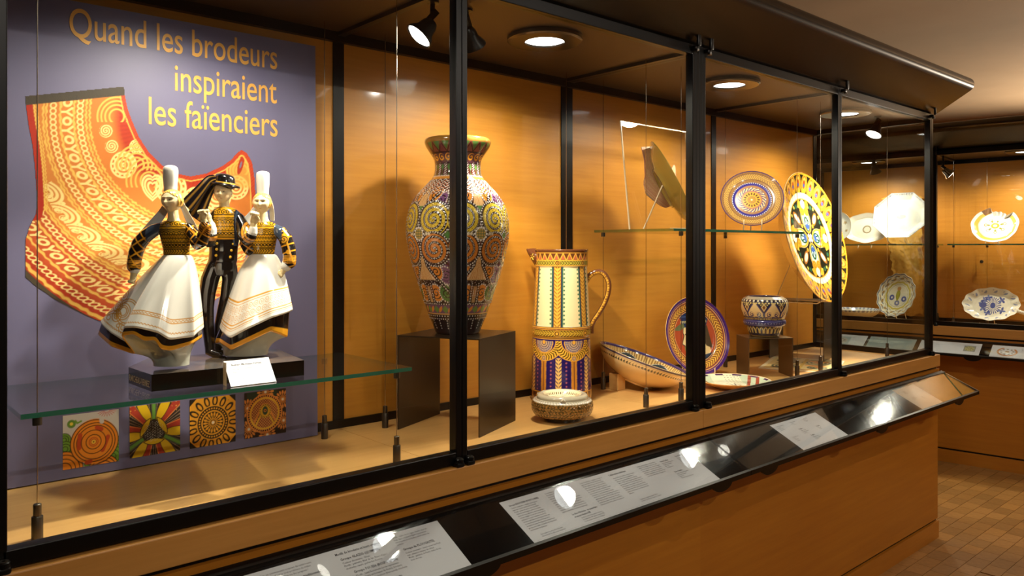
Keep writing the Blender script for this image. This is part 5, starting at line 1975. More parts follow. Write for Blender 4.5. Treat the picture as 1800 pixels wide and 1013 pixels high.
def ash_paint(T, I):
    r, z = aprof[I, 0], aprof[I, 1]
    a = T - TO_CAM
    x = a * 53
    n = len(T)
    P = Paint(n, (70, 60, 30))
    w = np.sin(x * .55 + 2.2 * np.sin(z * .5 + 1.3 * np.sin(x * .21))) + np.sin(z * .8 + 2.0 * np.sin(x * .37 + 1.2 * np.sin(z * .33)))
    P.over(ss(np.abs(w) - .32, .3), (150, 112, 54))
    P.over(ss(np.abs(w - 1.2) - .16, .25), (176, 128, 66))
    P.over(ss(np.hypot(rep(x + 2 * np.sin(z), 6), rep(z, 5)) - 1.1, .8) * .8, (196, 140, 80))
    H = np.clip(1 - np.abs(w) * .8, 0, 1) * .0012 * band(z, 8, 34)
    out = np.arange(len(aprof))[I]
    top = (z > 34.5)
    P.over(top * 1.0, (196, 186, 160))
    P.over(line(z, 35.5, 2.2) * (np.abs(rep(a, 2 * PI / 60)) < .03) * top, (232, 226, 214))
    P.over(top * line(r, 47.5, 2.5) * (np.sin(a * 60) > 0), (70, 76, 96))
    inn = top & (r < 34)
    P.over(inn * 1.0, (238, 220, 178))
    P.over(inn * line(r, 29, 4) * (np.sin(a * 48) > .1), (96, 70, 44))
    P.over(inn * line(r, 22, 2) * (np.sin(a * 40) > .1), (80, 84, 90))
    P.over((z < 6) * 1.0, (30, 24, 18))
    return P.c, H


shell_obj('dish_body', aprof * U3, 360, ash_paint, parent=ash)
for an in (TO_CAM - .03, TO_CAM + 2.1, TO_CAM - 2.1):
    k = MB()
    k.tube([(math.cos(an) * 35 * U3, math.sin(an) * 35 * U3, 43.5 * U3), (math.cos(an) * 47 * U3, math.sin(an) * 47 * U3, 38 * U3)], .0085, 12)
    k.build('rest_notch', principled('grey_glaze', L4(196, 190, 170), .15, 0, .6), ash, True)


# ================================================================== plates
def plate_mesh(R, depth, painter, n=260, k=150, well=.62, foot=.45, outline=None, bulge=0.0):
    """painted face (polar grid) and plain back, local +z the face side; outline(theta) bends the rim"""
    rr = np.linspace(0.002, 1, k)
    zz = np.where(rr < well, 0, (np.clip(rr - well, 0, 1) / (1 - well)) ** 1.3) * depth
    zz += np.exp(-((rr - well) / .05) ** 2) * depth * .06
    th_ = np.linspace(0, 2 * PI, n, endpoint=False)
    o = outline(th_) if outline else np.ones((n, 2))
    if o.ndim == 1:
        o = np.stack([o, o], 1)
    mixf = lambda q: 1 + (o[:, :, None] - 1) * np.clip(np.asarray(q)[None, None] * 1.3, 0, 1)
    m = mixf(rr)
    P = np.stack([np.cos(th_)[:, None] * rr * R * m[:, 0], np.sin(th_)[:, None] * rr * R * m[:, 1], np.tile(zz, (n, 1))], -1)
    cols = painter(np.repeat(th_, k), np.tile(rr, n)).reshape(n, k, 3)
    face = grid_mesh('plate_face', P, True, False, cols)
    e = .022
    pr = np.array([(1, depth / R), (1.006, depth / R - e * .3), (1.004, depth / R - e * .7), (.985, depth / R - e), (well + .12, depth / R * .25 - e - bulge * .75), (foot * 1.04, -e - bulge), (foot * 1.03, -e - .03 - bulge), (foot * .95, -e - .03 - bulge), (foot * .93, -e * 1.1 - bulge), (.0005, -e * 1.1 - bulge)])
    m = mixf(pr[:, 0])
    Q = np.stack([np.cos(th_)[:, None] * pr[:, 0] * R * m[:, 0], np.sin(th_)[:, None] * pr[:, 0] * R * m[:, 1], np.tile(pr[:, 1] * R, (n, 1))], -1)
    back = grid_mesh('plate_back', Q, True, False)
    return face, back


def plate(name, label, c, nrm, R, depth, painter, back, cat='plate', roll=0.0, group=None, easel='', stand=True, floor=None, **kw):
    """c = centre; nrm = facing direction"""
    nz = Vector(nrm).normalized()
    up = Vector((0, 0, 1)) if abs(nz.z) < .98 else Vector((float(FWD[0]), float(FWD[1]), 0))
    y = (up - nz * up.dot(nz)).normalized()
    x = y.cross(nz)
    M = Matrix(((x.x, y.x, nz.x, c[0]), (x.y, y.y, nz.y, c[1]), (x.z, y.z, nz.z, c[2]), (0, 0, 0, 1))) @ Matrix.Rotation(roll, 4, 'Z')
    root = empty(name, label=label, cat=cat, group=group, mat4=M)
    f, b_ = plate_mesh(R, depth, painter, **kw)
    link('plate_face', f, PAINT, root)
    link('plate_back', b_, back, root)
    if stand and floor is not None:
        # clear easel: two prongs under the rim and a strut behind
        st = empty('plate_easel', (c[0], c[1], floor), 0, 'clear plate easel under the ' + easel, 'easel')
        o = Vector((c[0], c[1], floor))
        C0 = Vector(c)
        for sgn in (-1, 1):
            low = C0 - y * R * .93 + x * R * .28 * sgn
            fwd = low + nz * (depth + .012)
            tipz = max(floor + .002, low.z - .01)
            k_ = MB().tube([fwd + Vector((0, 0, .012)) - o, fwd - o + Vector((0, 0, -.008)), Vector((low.x, low.y, floor + .004)) - o, Vector((low.x, low.y, floor + .004)) - Vector((nz.x, nz.y, 0)) * R * .5 - o], .0028, 8)
            k_.build('prong', ACRYLIC_EDGE, st, True)
        top_ = C0 + y * R * .1 - nz * (R * .09)
        ft = Vector((C0.x, C0.y, floor + .004)) - Vector((nz.x, nz.y, 0)).normalized() * R * .55
        MB().tube([top_ - o, ft - o], .003, 8).build('strut', ACRYLIC_EDGE, st, True)
    return root


def rings_plate(T, r):
    """blue and gold concentric plate"""
    n = len(T)
    d = r * 100
    go, bl, dk, wh, cr = (150, 112, 58), (44, 34, 118), (60, 44, 40), (228, 224, 214), (206, 178, 128)
    P = Paint(n, go)
    P.over(band(d, 97.5, 101), (60, 44, 96))
    P.over(band(d, 93, 97.5) * (np.sin(T * 140) > 0), (122, 86, 60))
    s = T * d
    P.over(band(d, 74, 91), (140, 102, 56))
    v = np.abs(d - 82.5)
    P.over(band(d, 75, 90) * ss(np.abs(rep(T * 82 + v * 1.0, 7)) - 2.2, .8), (196, 156, 82))
    P.over(band(d, 75, 90) * ss(np.abs(rep(T * 82 + v * 1.0, 7, 3.5)) - .8, .8), (88, 56, 44))
    P.over(band(d, 64, 72.5) * (np.sin(T * 150) * np.sin(d * 2) > .2), (122, 84, 60))
    for q in (73.5, 92, 64):
        P.over(line(d, q, 1.2), (86, 58, 60))
    P.over(band(d, 53, 63), bl)
    P.over(ss(np.hypot(rep(T, 2 * PI / 56) * d, d - 62) - 1.5, .8), wh)
    P.over(band(d, 46, 53) * (np.sin(T * 110) > -.2), (150, 104, 88))
    P.over(band(d, 34, 45), cr)
    u = rep(T, 2 * PI / 12) * d
    P.over(band(d, 34, 45) * ss(np.abs(rep(u + (d - 40), 11)) - 2.2, .8), bl)
    P.over(ss(np.hypot(rep(T, 2 * PI / 12) * d, d - 44) - 1.6, .8), wh)
    P.over(band(d, 29, 33), (170, 112, 96))
    P.over(ss(d - 29, .8), (206, 158, 56))
    u = rep(T, 2 * PI / 16) * d
    P.over(ss((np.hypot(u / 2.6, (d - 22) / 4.6) - 1) * 2.4, .8), (96, 66, 40))
    P.over(band(d, 5, 14) * (np.sin(T * 24) * np.sin(d * 1.4) > 0), (110, 78, 62))
    P.over(ss(d - 2.4, .8), wh)
    return P.c


def peacock_plate(T, r):
    n = len(T)
    d = r * 100
    x, y = d * np.cos(T), d * np.sin(T)
    go, dk, gn, wh, bl, rd = (236, 170, 48), (30, 34, 24), (40, 96, 70), (250, 240, 214), (60, 92, 170), (176, 70, 30)
    P = Paint(n, dk)
    q = 2 * PI / 26
    u = rep(T, q) * d
    P.over(ss((np.hypot(u / 9.6, (d - 84) / 15) - 1) * 8, 1), go)
    P.over(ss((np.hypot(u / 7.2, (d - 85) / 11.6) - 1) * 6, 1), (120, 60, 24))
    P.over(ss((np.hypot(u / 6.0, (d - 85) / 9.8) - 1) * 6, 1), (244, 190, 80))
    P.over(ss((np.hypot(u / 4.2, (d - 84) / 6.4) - 1) * 4, 1), rd)
    P.over(ss(np.hypot(u, d - 82.5) - 2.6, 1), bl)
    P.over(ss(np.hypot(np.abs(u) - 3.4, d - 74) - 3.2, 1), go)
    P.over(band(d, 97.4, 101), go)
    P.over(line(d, 99.5, 1.2) * (np.sin(T * 160) > 0), rd)
    P.over(band(d, 62, 71), (238, 214, 158))
    P.over(ss((np.hypot(rep(T, 2 * PI / 44) * d / 4.2, (d - 66.5) / 4.4) - 1) * 4, 1), wh)
    P.over(line(d, 61.3, 1.4), go)
    # quatrefoil of hearts
    for k in range(4):
        c = k * PI / 2 + PI / 2
        xr = x * math.sin(c) - y * math.cos(c)
        yr = x * math.cos(c) + y * math.sin(c)
        ax = np.abs(xr)
        P.over(ss((np.hypot(ax / 15, (yr - 30) / 22) - 1) * 12, 1), wh)
        P.over(ss(np.abs(np.hypot(ax / 13, (yr - 30) / 20) - 1) * 13 - 1.6, 1), go)
        P.over(ss((np.hypot(ax / 8.5, (yr - 22) / 12) - 1) * 8, 1), gn)
        fa = np.arctan2(xr, yr - 12)
        P.over(ss((np.hypot(ax / 6, (yr - 21) / 9) - 1) * 6, 1) * (np.cos(fa * 14) > -.3), (206, 224, 236))
        P.over(ss((np.hypot(ax / 6, (yr - 18) / 4) - 1) * 6, 1), bl)
        P.over(ss(np.hypot(ax - 7, yr - 42) - 7.5, 1), go)
        P.over(spiral(ax - 7, yr - 42, 4.4, .4, 7), (200, 120, 40))
        P.over(ss(np.hypot(ax - 12, yr - 52) - 6.5, 1), go)
        P.over(ss(np.hypot(ax, yr - 53) - 7, 1), wh)
        # leaf darts on the diagonals
        c2 = c + PI / 4
        xr = x * math.sin(c2) - y * math.cos(c2)
        yr = x * math.cos(c2) + y * math.sin(c2)
        P.over(ss((np.hypot(xr / 5, (yr - 42) / 11) - 1) * 5, 1), wh)
        P.over(ss(np.abs(np.hypot(xr / 5, (yr - 42) / 11) - 1) * 5 - 1, 1), (180, 110, 40))
        P.over(ss(np.hypot(np.abs(xr) - 16, yr - 52) - 3.4, 1), gn)
        P.over(ss(np.hypot(np.abs(xr) - 9, yr - 56) - 2.4, 1), (226, 214, 90))
        P.over(ss(np.hypot(np.abs(xr) - 22, yr - 47) - 2.0, 1), (226, 214, 90))
        P.over(ss(np.hypot(xr, yr - 26) - 3, 1), go)
    P.over(ss(np.hypot(np.abs(x), np.abs(y)) - 8, 1) * (np.minimum(np.abs(x - y), np.abs(x + y)) < 4), wh)
    return P.c


def portrait_plate(T, r):
    n = len(T)
    d = r * 100
    x, y = d * np.cos(T) / 1.2 - 2, d * np.sin(T) / 1.2 + 2
    P = Paint(n, (168, 72, 42))
    P.over(ss(np.hypot(x + 5, y - 48) - 22, 6) * .8, (206, 104, 56))
    # sailor in profile, looking left
    face = [(-30, 22), (-33, 10), (-31, 4), (-37, -8), (-39, -14), (-33, -17), (-33, -22), (-30, -26), (-31, -32), (-26, -38), (-14, -42), (0, -46), (18, -56), (34, -30), (28, 0), (20, 24)]
    P.over(ss(poly_sd(x, y, face), 1.2), (226, 196, 140))
    P.over(ss(poly_d(x, y, face[:11]) - 1.0, .9), (60, 50, 40))
    P.over(ss(poly_sd(x, y, [(-34, -20), (-26, -17), (-16, -22), (-20, -32), (-30, -34), (-34, -27)]), 1.2), (126, 126, 62))
    P.over(ss(poly_sd(x, y, [(10, 22), (34, 24), (40, -26), (24, -20), (14, 2)]), 1.2), (70, 60, 44))
    P.over(ss(poly_d(x, y, [(-28, 6), (-22, 10), (-14, 8)]) - 1.1, .9) + ss(poly_d(x, y, [(-26, 1), (-20, 3), (-14, 0)]) - .9, .9) + ss(poly_d(x, y, [(-18, -4), (-8, -10), (0, 4)]) - .6, .9), (70, 60, 48))
    cap = [(-56, 20), (-44, 22), (-34, 26), (-34, 38), (-44, 50), (-48, 62), (-20, 60), (10, 62), (36, 56), (40, 40), (32, 24)]
    P.over(ss(poly_sd(x, y, cap), 1.2), (26, 42, 84))
    P.over(ss(poly_sd(x, y, [(-60, 16), (-40, 28), (-28, 30), (-26, 22), (-40, 15)]), 1.2), (92, 102, 70))
    P.over(ss(np.abs(y - 33) - 2.6, 1) * (x > -36) * (x < 34) * (np.sin(x * 1.4) > -.2), (196, 180, 120))
    P.over(ss(poly_d(x, y, [(-36, 44), (36, 46)]) - 1.0, .9), (60, 86, 130))
    P.over(ss(poly_sd(x, y, [(-14, -44), (40, -34), (60, -70), (-10, -74)]), 1.2), (30, 46, 70))
    # borders
    P.over(ss(66 - d, .9), (196, 128, 50))
    v = np.abs(d - 76.5)
    P.over(band(d, 69, 84) * ss(np.abs(rep(T * 76 + v * 1.1, 8)) - 1.4, .8), (96, 50, 30))
    P.over(band(d, 69, 84) * ss(np.abs(rep(T * 76 + v * 1.1, 8, 4)) - 1.6, .8), (238, 186, 84))
    for q, w, c in ((67.2, 2.4, (110, 60, 50)), (86, 3.2, (128, 62, 60)), (88.6, 1.2, (232, 176, 110)), (65, 1.2, (232, 176, 110))):
        P.over(line(d, q, w), c)
    P.over(band(d, 90, 102), (66, 34, 112))
    P.over(line(d, 93, 1.0), (206, 150, 120))
    return P.c


def crest_plate(T, r):
    n = len(T)
    d = r * 100
    x, y = d * np.cos(T), d * np.sin(T)
    P = Paint(n, (226, 226, 196))
    rd, gn, og, dk = (150, 66, 48), (190, 204, 176), (216, 140, 70), (60, 50, 70)
    P.over(ss((np.abs(x) - 40) * -1, 1), gn)
    P.over(ss(np.abs(x - 42 - .35 * y) - 5, 1) + ss(np.abs(x - 66 - .35 * y) - 5, 1), rd)
    P.over(ss(np.abs(x + 42 + .6 * y) - 5, 1), (120, 76, 50))
    P.over(ss(np.abs(x + 14 + .9 * y) - 9, 1) * (y < 30), (236, 226, 196))
    P.over(ss(poly_sd(x, y, [(10, -40), (30, -40), (20, 10)]), 1), og)
    P.over(ss(poly_sd(x, y, [(-60, -30), (-30, -44), (-36, -10)]), 1), og)
    P.over(ss(poly_d(x, y, [(-10, 30), (6, -14), (14, 34)]) - 1.6, 1), dk)
    m = ss(np.hypot(rep(x, 9), rep(y, 9)) - 1.6, .9) * (np.abs(x - 16) < 20)
    P.over(m, (120, 70, 90))
    P.over(band(d, 92, 99) * (np.sin(T * 12) > 0), (76, 44, 84))
    P.over(ss(98 - d, 1), (238, 214, 178))
    return P.c


def plain(c):
    return lambda T, r: np.tile(lin(c)[None], (len(T), 1))


plate('portrait_plate', 'violet-rimmed plate with a capped profile on the case floor behind the wide mullion', (2.885, 2.035, ZF + .178), (-.262, -.932, .25), .172, .022, portrait_plate, CREAM_GLAZE, easel='portrait plate', floor=ZF)
plate('gilded_plate', 'blue and gold ringed plate on the thin glass shelf', (3.13, 1.905, SH2 + .145), (-.757, -.527, .39), .136, .02, rings_plate, principled('dark_blue_glaze', L4(40, 34, 80), .15, 0, .6), easel='blue and gold plate', floor=SH2)
plate('peacock_plate', 'very large gold plate with peacock-eye border on the black riser', (3.625, 1.885, ZF + .298 + .318), (.067, -.97, .237), .325, .034, peacock_plate, CREAM_GLAZE, n=340, k=190, well=.60, bulge=.17, easel='peacock-eye plate', floor=ZF + .298)
plate('olive_backed_plate', 'dark-rimmed plate seen from its olive back on the thin glass shelf', (2.515, 1.895, SH2 + .178), (.598, -.658, .458), .186, .014, plain((40, 34, 52)), principled('olive_glaze', L4(150, 128, 60), .18, 0, .6), easel='olive-backed plate', floor=SH2, bulge=.12)
plate('crest_plate', 'shallow plate with striped arms lying flat before the portrait plate', (2.775, 1.775, ZF + .0085), (0, 0, 1), .150, .024, crest_plate, principled('honey_glaze', L4(226, 170, 100), .2, 0, .5), stand=False, foot=.5)

# ================================================================== large bowl tilted on a wooden block
bowl_c = np.array([2.496, 2.005, 1.052])
ti = math.radians(19)
nrm = np.array([0, 0, 1.0]) * math.cos(ti) + RGT * math.sin(ti) - FWD * .02
nz = Vector(nrm).normalized()
xr = (Vector(RGT) - nz * Vector(RGT).dot(nz)).normalized()
yr = nz.cross(xr)
BMt = Matrix(((xr.x, yr.x, nz.x, bowl_c[0]), (xr.y, yr.y, nz.y, bowl_c[1]), (xr.z, yr.z, nz.z, bowl_c[2]), (0, 0, 0, 1)))
bowl = empty('tilted_bowl', label='large cream bowl with blue lining tilted on a wooden block', cat='bowl', mat4=BMt)
BPo = np.array([(.068, -.104), (.070, -.098), (.095, -.090), (.135, -.070), (.168, -.042), (.186, -.016), (.192, 0), (.190, .003), (.186, 0), (.178, -.016), (.160, -.040), (.125, -.064), (.08, -.078), (.0, -.080)])
bprof = np.vstack([[[0, -.100]], [[.062, -.100]], smooth_curve(BPo, 150)])


def bowl_paint(T, I):
    r, z = bprof[I, 0], bprof[I, 1] * 1000
    k = I
    ki = np.argmax(bprof[:, 1])
    n = len(T)
    P = Paint(n, (240, 206, 146))
    out = k < ki
    s = T * 190
    P.over(out * band(z, -6, 1), (84, 70, 90))
    u = rep(s, 13)
    P.over(out * ss(leaf(u, z, -3, -22, .9, 10, 2.2), .9) + out * ss(leaf(u, z, -3, -22, -.3, 9, 2.2), .9) + out * line(z + 1.5 * np.sin(s * .48), -20, 1.6) * (np.sin(s * .9) > -.4), (48, 52, 44))
    P.over(out * line(z, -9, 1.2), (84, 70, 60))
    inn = k > ki
    P.over(inn * 1.0, (150, 110, 60))
    P.over(inn * (np.sin(T * 96) > 0) * (z < -3), (226, 190, 120))
    P.over(inn * ss(np.hypot(rep(T, 2 * PI / 7) * 150, (z + 50) * 1.4) - 46, 1.4), (54, 66, 74))
    P.over(inn * line(np.hypot(rep(T, 2 * PI / 7) * 150, (z + 50) * 1.4), 44, 2.2), (226, 214, 190))
    P.over(inn * (z > -7), (58, 46, 92))
    return P.c, None


shell_obj('bowl_body', bprof, 360, bowl_paint, parent=bowl)
MB().box((-.023, -.023, 0), (.023, .023, .066), 0, .002).build('wood_block', BEECH_FLOOR, None, loc=(2.385, 2.055, ZF), label='small pale wooden block propping up the tilted bowl', cat='block')

# ================================================================== blue footed bowl on the small riser
pot = empty('footed_bowl', (3.147, 1.852, ZF + .174), 0, 'blue and cream cache-pot with heart scrolls on the small bronze riser', 'pot')
U4 = 3.46 / FPX
CPr = np.array([(22, 0), (24, 1.2), (26.5, 6), (29, 13), (30.5, 18), (34.5, 20), (36, 24), (36, 28), (33.5, 31), (35, 34), (38, 41), (40, 50), (40.3, 58), (39, 63), (36.5, 66.5), (33, 68.5), (30.5, 70), (29, 70.5), (28, 69), (30, 62), (31, 40), (20, 20)], float)
cprof = np.vstack([[[0, 0]], smooth_curve(CPr, 220)])


def pot_paint(T, I):
    z, r = cprof[I, 1], cprof[I, 0]
    a = T - TO_CAM
    x = a * 40
    n = len(T)
    cr, bl, dk, go = (228, 196, 140), (52, 54, 104), (34, 34, 60), (212, 186, 110)
    P = Paint(n, dk)
    per = 2 * PI / 8
    u = rep(a, per, .06) * 40
    au = np.abs(u)
    yy = z - 46
    heart = np.maximum(au - (13.5 - np.clip((yy + 3) * .72, 0, 14)), -(yy + 9))
    m = ss(heart, 1.2) * band(z, 36, 61)
    P.over(ss(heart - 2.4, 1.2) * band(z, 34, 64), bl)
    P.over(m, cr)
    P.over(ss(np.hypot(au - 6.5, yy + 5.5) - 4.4, 1), bl)
    P.over(spiral(au - 6.5, yy + 5.5, 4.0, .4, 4.6), cr)
    P.over(ss(np.hypot(au, yy + 2.0) - 1.7, .9), cr)
    d = np.abs(rep(a, per, .06 + per / 2) * 40)
    P.over(ss(d + np.abs(yy - 7) * .62 - 4.6, 1), cr)
    P.over(ss(d + np.abs(yy - 7) * .62 - 2.8, 1), (120, 76, 30))
    P.over(ss(np.hypot(rep(a, per / 6) * 40, z - 60) - 1.5, .9) + ss(np.hypot(rep(a, per / 6, per / 12) * 40, z - 57) - 1.2, .9) * (au > 7), go)
    P.over(ss(np.hypot(rep(a, per / 2) * 40, z - 37) - 1.4, .9), go)
    P.over(band(z, 61.5, 66.5), dk)
    P.over(ss(np.hypot(rep(a, per / 4) * 40, z - 64) - 1.7, .9), (226, 214, 180))
    P.over(ss(66 - z, 1), (150, 140, 120))
    P.over(band(z, 31, 34) * (np.sin(a * 80) > 0), go)
    P.over(band(z, 18.5, 31), (44, 46, 100))
    P.over(ss(np.hypot(rep(a, 2 * PI / 44) * 36, z - 25 - 1.2 * np.sin(a * 22)) - 1.0, .9), (150, 150, 176))
    P.over(ss(18 - z + 0, 1) * 0, dk)
    lo = z < 18.5
    v = rep(a, 2 * PI / 26) * 29
    P.over(lo * ss(np.abs(np.abs(v) - 2.6 * np.sqrt(np.clip((17.5 - z) / 4, 0, 1))) - .7, .8) * (z > 7), go)
    P.over((z < 3) * .8, (150, 124, 70))
    P.over((I > np.argmax(cprof[:, 1])) * 1.0, (70, 64, 90))
    return P.c, None


shell_obj('pot_body', cprof * U4, 340, pot_paint, parent=pot)

# ================================================================== embroidered collar behind clear acrylic, printed sheet
stand = empty('collar_stand', (2.365, 1.97, SH2), 0, 'sloping clear acrylic panel with rim of light on the thin glass shelf', 'stand')
SM = Matrix(((1, 0, 0, 0), (0, .047 / .43, -1, 0), (0, 1, .047 / .43, 0), (0, 0, 0, 1)))
k = MB().box((0, 0, -.005), (.425, .427, 0))
k.xf(SM)
k.build('acrylic_sheet', ACRYLIC, stand)
for lo, hi in (((0, .427, -.0052), (.425, .4315, .0002)), ((-.004, 0, -.0052), (0, .4315, .0002)), ((.425, 0, -.0052), (.428, .4315, .0002))):
    k = MB().box(lo, hi)
    k.xf(SM)
    k.build('bright_edge', ACRYLIC_EDGE, stand)
# small collar pinned to the acrylic: the same cut as the printed one
cx_ = (qx - 44) / 406.0
cy_ = (qy - 152) / 430.0
W_, H_ = .232, .255
V = np.stack([.105 + cx_ * W_, .345 - cy_ * H_, .004 + .008 * np.sin(cx_ * 5) + .004 * np.sin(cy_ * 9)], 1)
Vw = V @ np.array(SM)[:3, :3].T
col_ = collar_paint(qx, qy)
col_ = col_ * .45 + lin((232, 196, 168)) * .55
cl = link('embroidered_collar', quad_mesh('embroidered_collar', Vw, COLLAR_F, col_), PAINT_CLOTH, None, (2.365, 1.97, SH2), 'small red and cream embroidered collar pinned on the clear acrylic panel', 'collar')
so = cl.modifiers.new('cloth', 'SOLIDIFY')
so.thickness = .003

sheet = empty('printed_sheet', (3.303, 1.975, ZF), math.atan2(2.135 - 1.975, 3.719 - 3.303), 'printed sheet of embroidery drawings lying on the case floor', 'sheet')
n_ = 130
u_, v_ = np.meshgrid(np.linspace(0, .44, n_), np.linspace(0, -.34, n_), indexing='ij')
Px, Py = u_.ravel() * 227, -v_.ravel() * 294
Q = Paint(n_ * n_, (232, 218, 178))
inset = (Px > 5) & (Px < 95) & (Py > 5) & (Py < 95)
Q.over(inset * 1.0, (222, 200, 138))
for cx, cy, R in ((30, 30, 17), (66, 66, 18), (30, 72, 12), (72, 26, 14)):
    d = np.hypot(Px - cx, Py - cy)
    for q_ in (1, .7, .4):
        Q.over(ss(np.abs(d - R * q_) - 1.6, 1) * inset, (88, 96, 70))
    Q.over(ss(d - R * .2, 1) * inset, (214, 130, 60))
for x0 in (16, 50, 84):
    Q.over(ss(leaf(Px, Py, x0, 12, 1.2, 34, 6), 1) * inset, (70, 64, 44))
    Q.over(ss(leaf(Px, Py, x0 - 6, 52, 1.7, 34, 5), 1) * inset, (226, 150, 60))
Q.over((np.abs(Py - 50) < 2) * inset, (206, 170, 70))
me = grid_mesh('drawings', np.stack([u_, v_, np.full(u_.shape, .0012)], -1), cols=Q.c.reshape(n_, n_, 3), smooth=False, flip=True)
link('drawings', me, PAINT_MATT, sheet)
MB().box((-.001, -.341, 0), (.441, .001, .0010)).build('paper', PAPER, sheet)
# ================================================================== contents of the far case
CF = Matrix.Translation((CX0[0], CX0[1], 0)) @ Matrix.Rotation(CRZ, 4, 'Z')
cn = lambda x, y, z=0.0: tuple(CF.to_3x3() @ Vector((x, y, z)))
SH3 = 1.530
glass_shelf('thin glass shelf in the left bay of the far case', .10, .965, .18, .56, SH3, CF)
glass_shelf('thin glass shelf in the right bay of the far case', 1.075, 1.95, .18, .56, SH3, CF)
for x, y, lb in ((.135, .20, 'far case cable at the far left of its left shelf'), (.93, .20, 'far case cable left of the mullion at the shelf front'), (.93, .54, 'far case cable left of the mullion at the shelf back'), (1.11, .20, 'far case cable just right of its mullion'), (1.26, .54, 'far case cable behind the chipped flower dish'), (1.92, .20, 'far case cable beyond the leaf-handled dish')):
    cable(lb, *case_c(x, y)[:2], clip=SH3, group='steel cables in the far case')
# access door let into the back panel
ad = MB().box((1.169, .6465, .97), (1.95, .651, 1.449)).build('access_door', BEECH, CASE_C)
MB().lathe([(.012, 0), (.012, .003), (.004, .004)], 18).xf(Matrix.Translation((1.206, .6465, 1.398)) @ Matrix.Rotation(PI / 2, 4, 'X')).build('lock', GUNMETAL, ad, True)


def octa(th_):
    c = PI / 4
    a = (th_ + c / 2) % c - c / 2
    f_ = np.cos(c / 2) / np.cos(a)
    return np.stack([f_ * 1.0, f_ * .90], 1)


def octa_paint(T, r):
    d = r * 100
    P = Paint(len(T), (240, 238, 230))
    P.over(band(d, 92, 97) * (np.sin(T * 150) > 0), (88, 98, 130))
    P.over(line(d, 89, 1.2) * (np.sin(T * 60) > .2), (120, 128, 150))
    P.over(line(d, 99.4, 1.6), (110, 118, 140))
    x, y = d * np.cos(T), d * np.sin(T)
    P.over((np.hypot(x / 16, (y + 2) / 9) < 1) * (np.sin(x * 1.4) * np.sin(y * 1.8 + x * .6) > .1), (110, 96, 88))
    return P.c


plate('octagonal_dish', 'large white eight-sided dish with small crest on the far shelf', case_c(.72, .36, 1.745), cn(-.10, -.95, .27), .215, .03, octa_paint, WHITE_GLAZE, cat='dish', outline=octa, well=.66, easel='eight-sided dish', floor=SH3)


def spray_paint(T, r):
    d = r * 100
    x, y = d * np.cos(T), d * np.sin(T)
    P = Paint(len(T), (240, 236, 222))
    for cx, cy, s_ in ((60, 30, 1), (70, -20, .8), (20, 60, 1), (-40, 40, 1), (-50, -30, 1), (10, -50, 1)):
        for k in range(5):
            P.over(ss(leaf(x, y, cx, cy, k * 1.256 + cx, 13 * s_, 3), 1), (150, 150, 130) if k % 2 else (190, 150, 90))
    P.over(line(d, 98.5, 2), (196, 176, 140))
    return P.c


plate('white_plate', 'white sprigged plate half hidden behind the peacock-eye plate', case_c(.215, .38, 1.665), cn(0, -.96, .27), .135, .02, spray_paint, WHITE_GLAZE, easel='white sprigged plate', floor=SH3)


def wavy(nw, amp, ax=1.0, ay=1.0):
    def f_(th_):
        o = 1 + amp * np.cos(th_ * nw)
        return np.stack([o * ax, o * ay], 1)
    return f_


def oval_paint(T, r):
    d = r * 100
    x, y = d * np.cos(T), d * np.sin(T)
    P = Paint(len(T), (232, 226, 212))
    q = np.hypot(x / 20, (y + 4) / 22)
    P.over(ss((np.abs(q - .8) - .14) * 16, 1), (140, 128, 104))
    P.over((q < .7) * (np.sin(x) * np.sin(y) > .3), (160, 148, 120))
    P.over(line(d, 97, 1.6), (206, 190, 160))
    return P.c


plate('oval_platter', 'oval white platter with crest between the white plate and the eight-sided dish', case_c(.44, .46, 1.655), cn(.05, -.96, .25), .175, .025, oval_paint, WHITE_GLAZE, cat='dish', outline=wavy(8, .02, 1.0, .70), easel='oval platter', floor=SH3)


def scal_paint(T, r):
    d = r * 100
    x, y = d * np.cos(T), d * np.sin(T)
    P = Paint(len(T), (232, 222, 198))
    P.over(band(d, 94, 98), (112, 120, 146))
    P.over(band(d, 58, 66), (206, 186, 90))
    P.over(band(d, 70, 90) * (np.sin(T * 12) * np.sin(d * .3) > .2), (176, 140, 90))
    P.over(band(d, 72, 88) * (np.sin(T * 12 + 1.5) * np.cos(d * .4) > .5), (130, 140, 150))
    for cx, cy, c in ((-30, -10, (84, 96, 160)), (34, -14, (84, 96, 160)), (2, -34, (120, 126, 170))):
        q = np.hypot(x - cx, y - cy)
        P.over(ss(q - 13, 1), c)
        P.over(ss(q - 5, 1), (226, 216, 200))
    P.over(ss(leaf(x, y, 0, -26, PI / 2, 60, 11), 1), (168, 160, 60))
    P.over(ss(np.hypot(x, y - 32) - 10, 1), (206, 150, 90))
    P.over(line(d, 52, 1.4), (120, 130, 110))
    return P.c


plate('scalloped_plate', 'scalloped plate with blue flowers and ochre ring at the far case front', case_c(.705, .33, 1.135), cn(-.42, -.87, .28), .170, .026, scal_paint, WHITE_GLAZE, outline=wavy(14, .025), easel='scalloped plate', floor=ZF)


def chip_out(th_):
    o = 1 + .012 * np.sin(th_ * 5) + .008 * np.sin(th_ * 11)
    a = np.degrees(th_)
    gap = np.clip((a - 44) / 3, 0, 1) * np.clip((104 - a) / 3, 0, 1)
    o = o * (1 - gap * (.26 + .02 * np.sin(th_ * 23)))
    return np.stack([o, o * .90], 1)


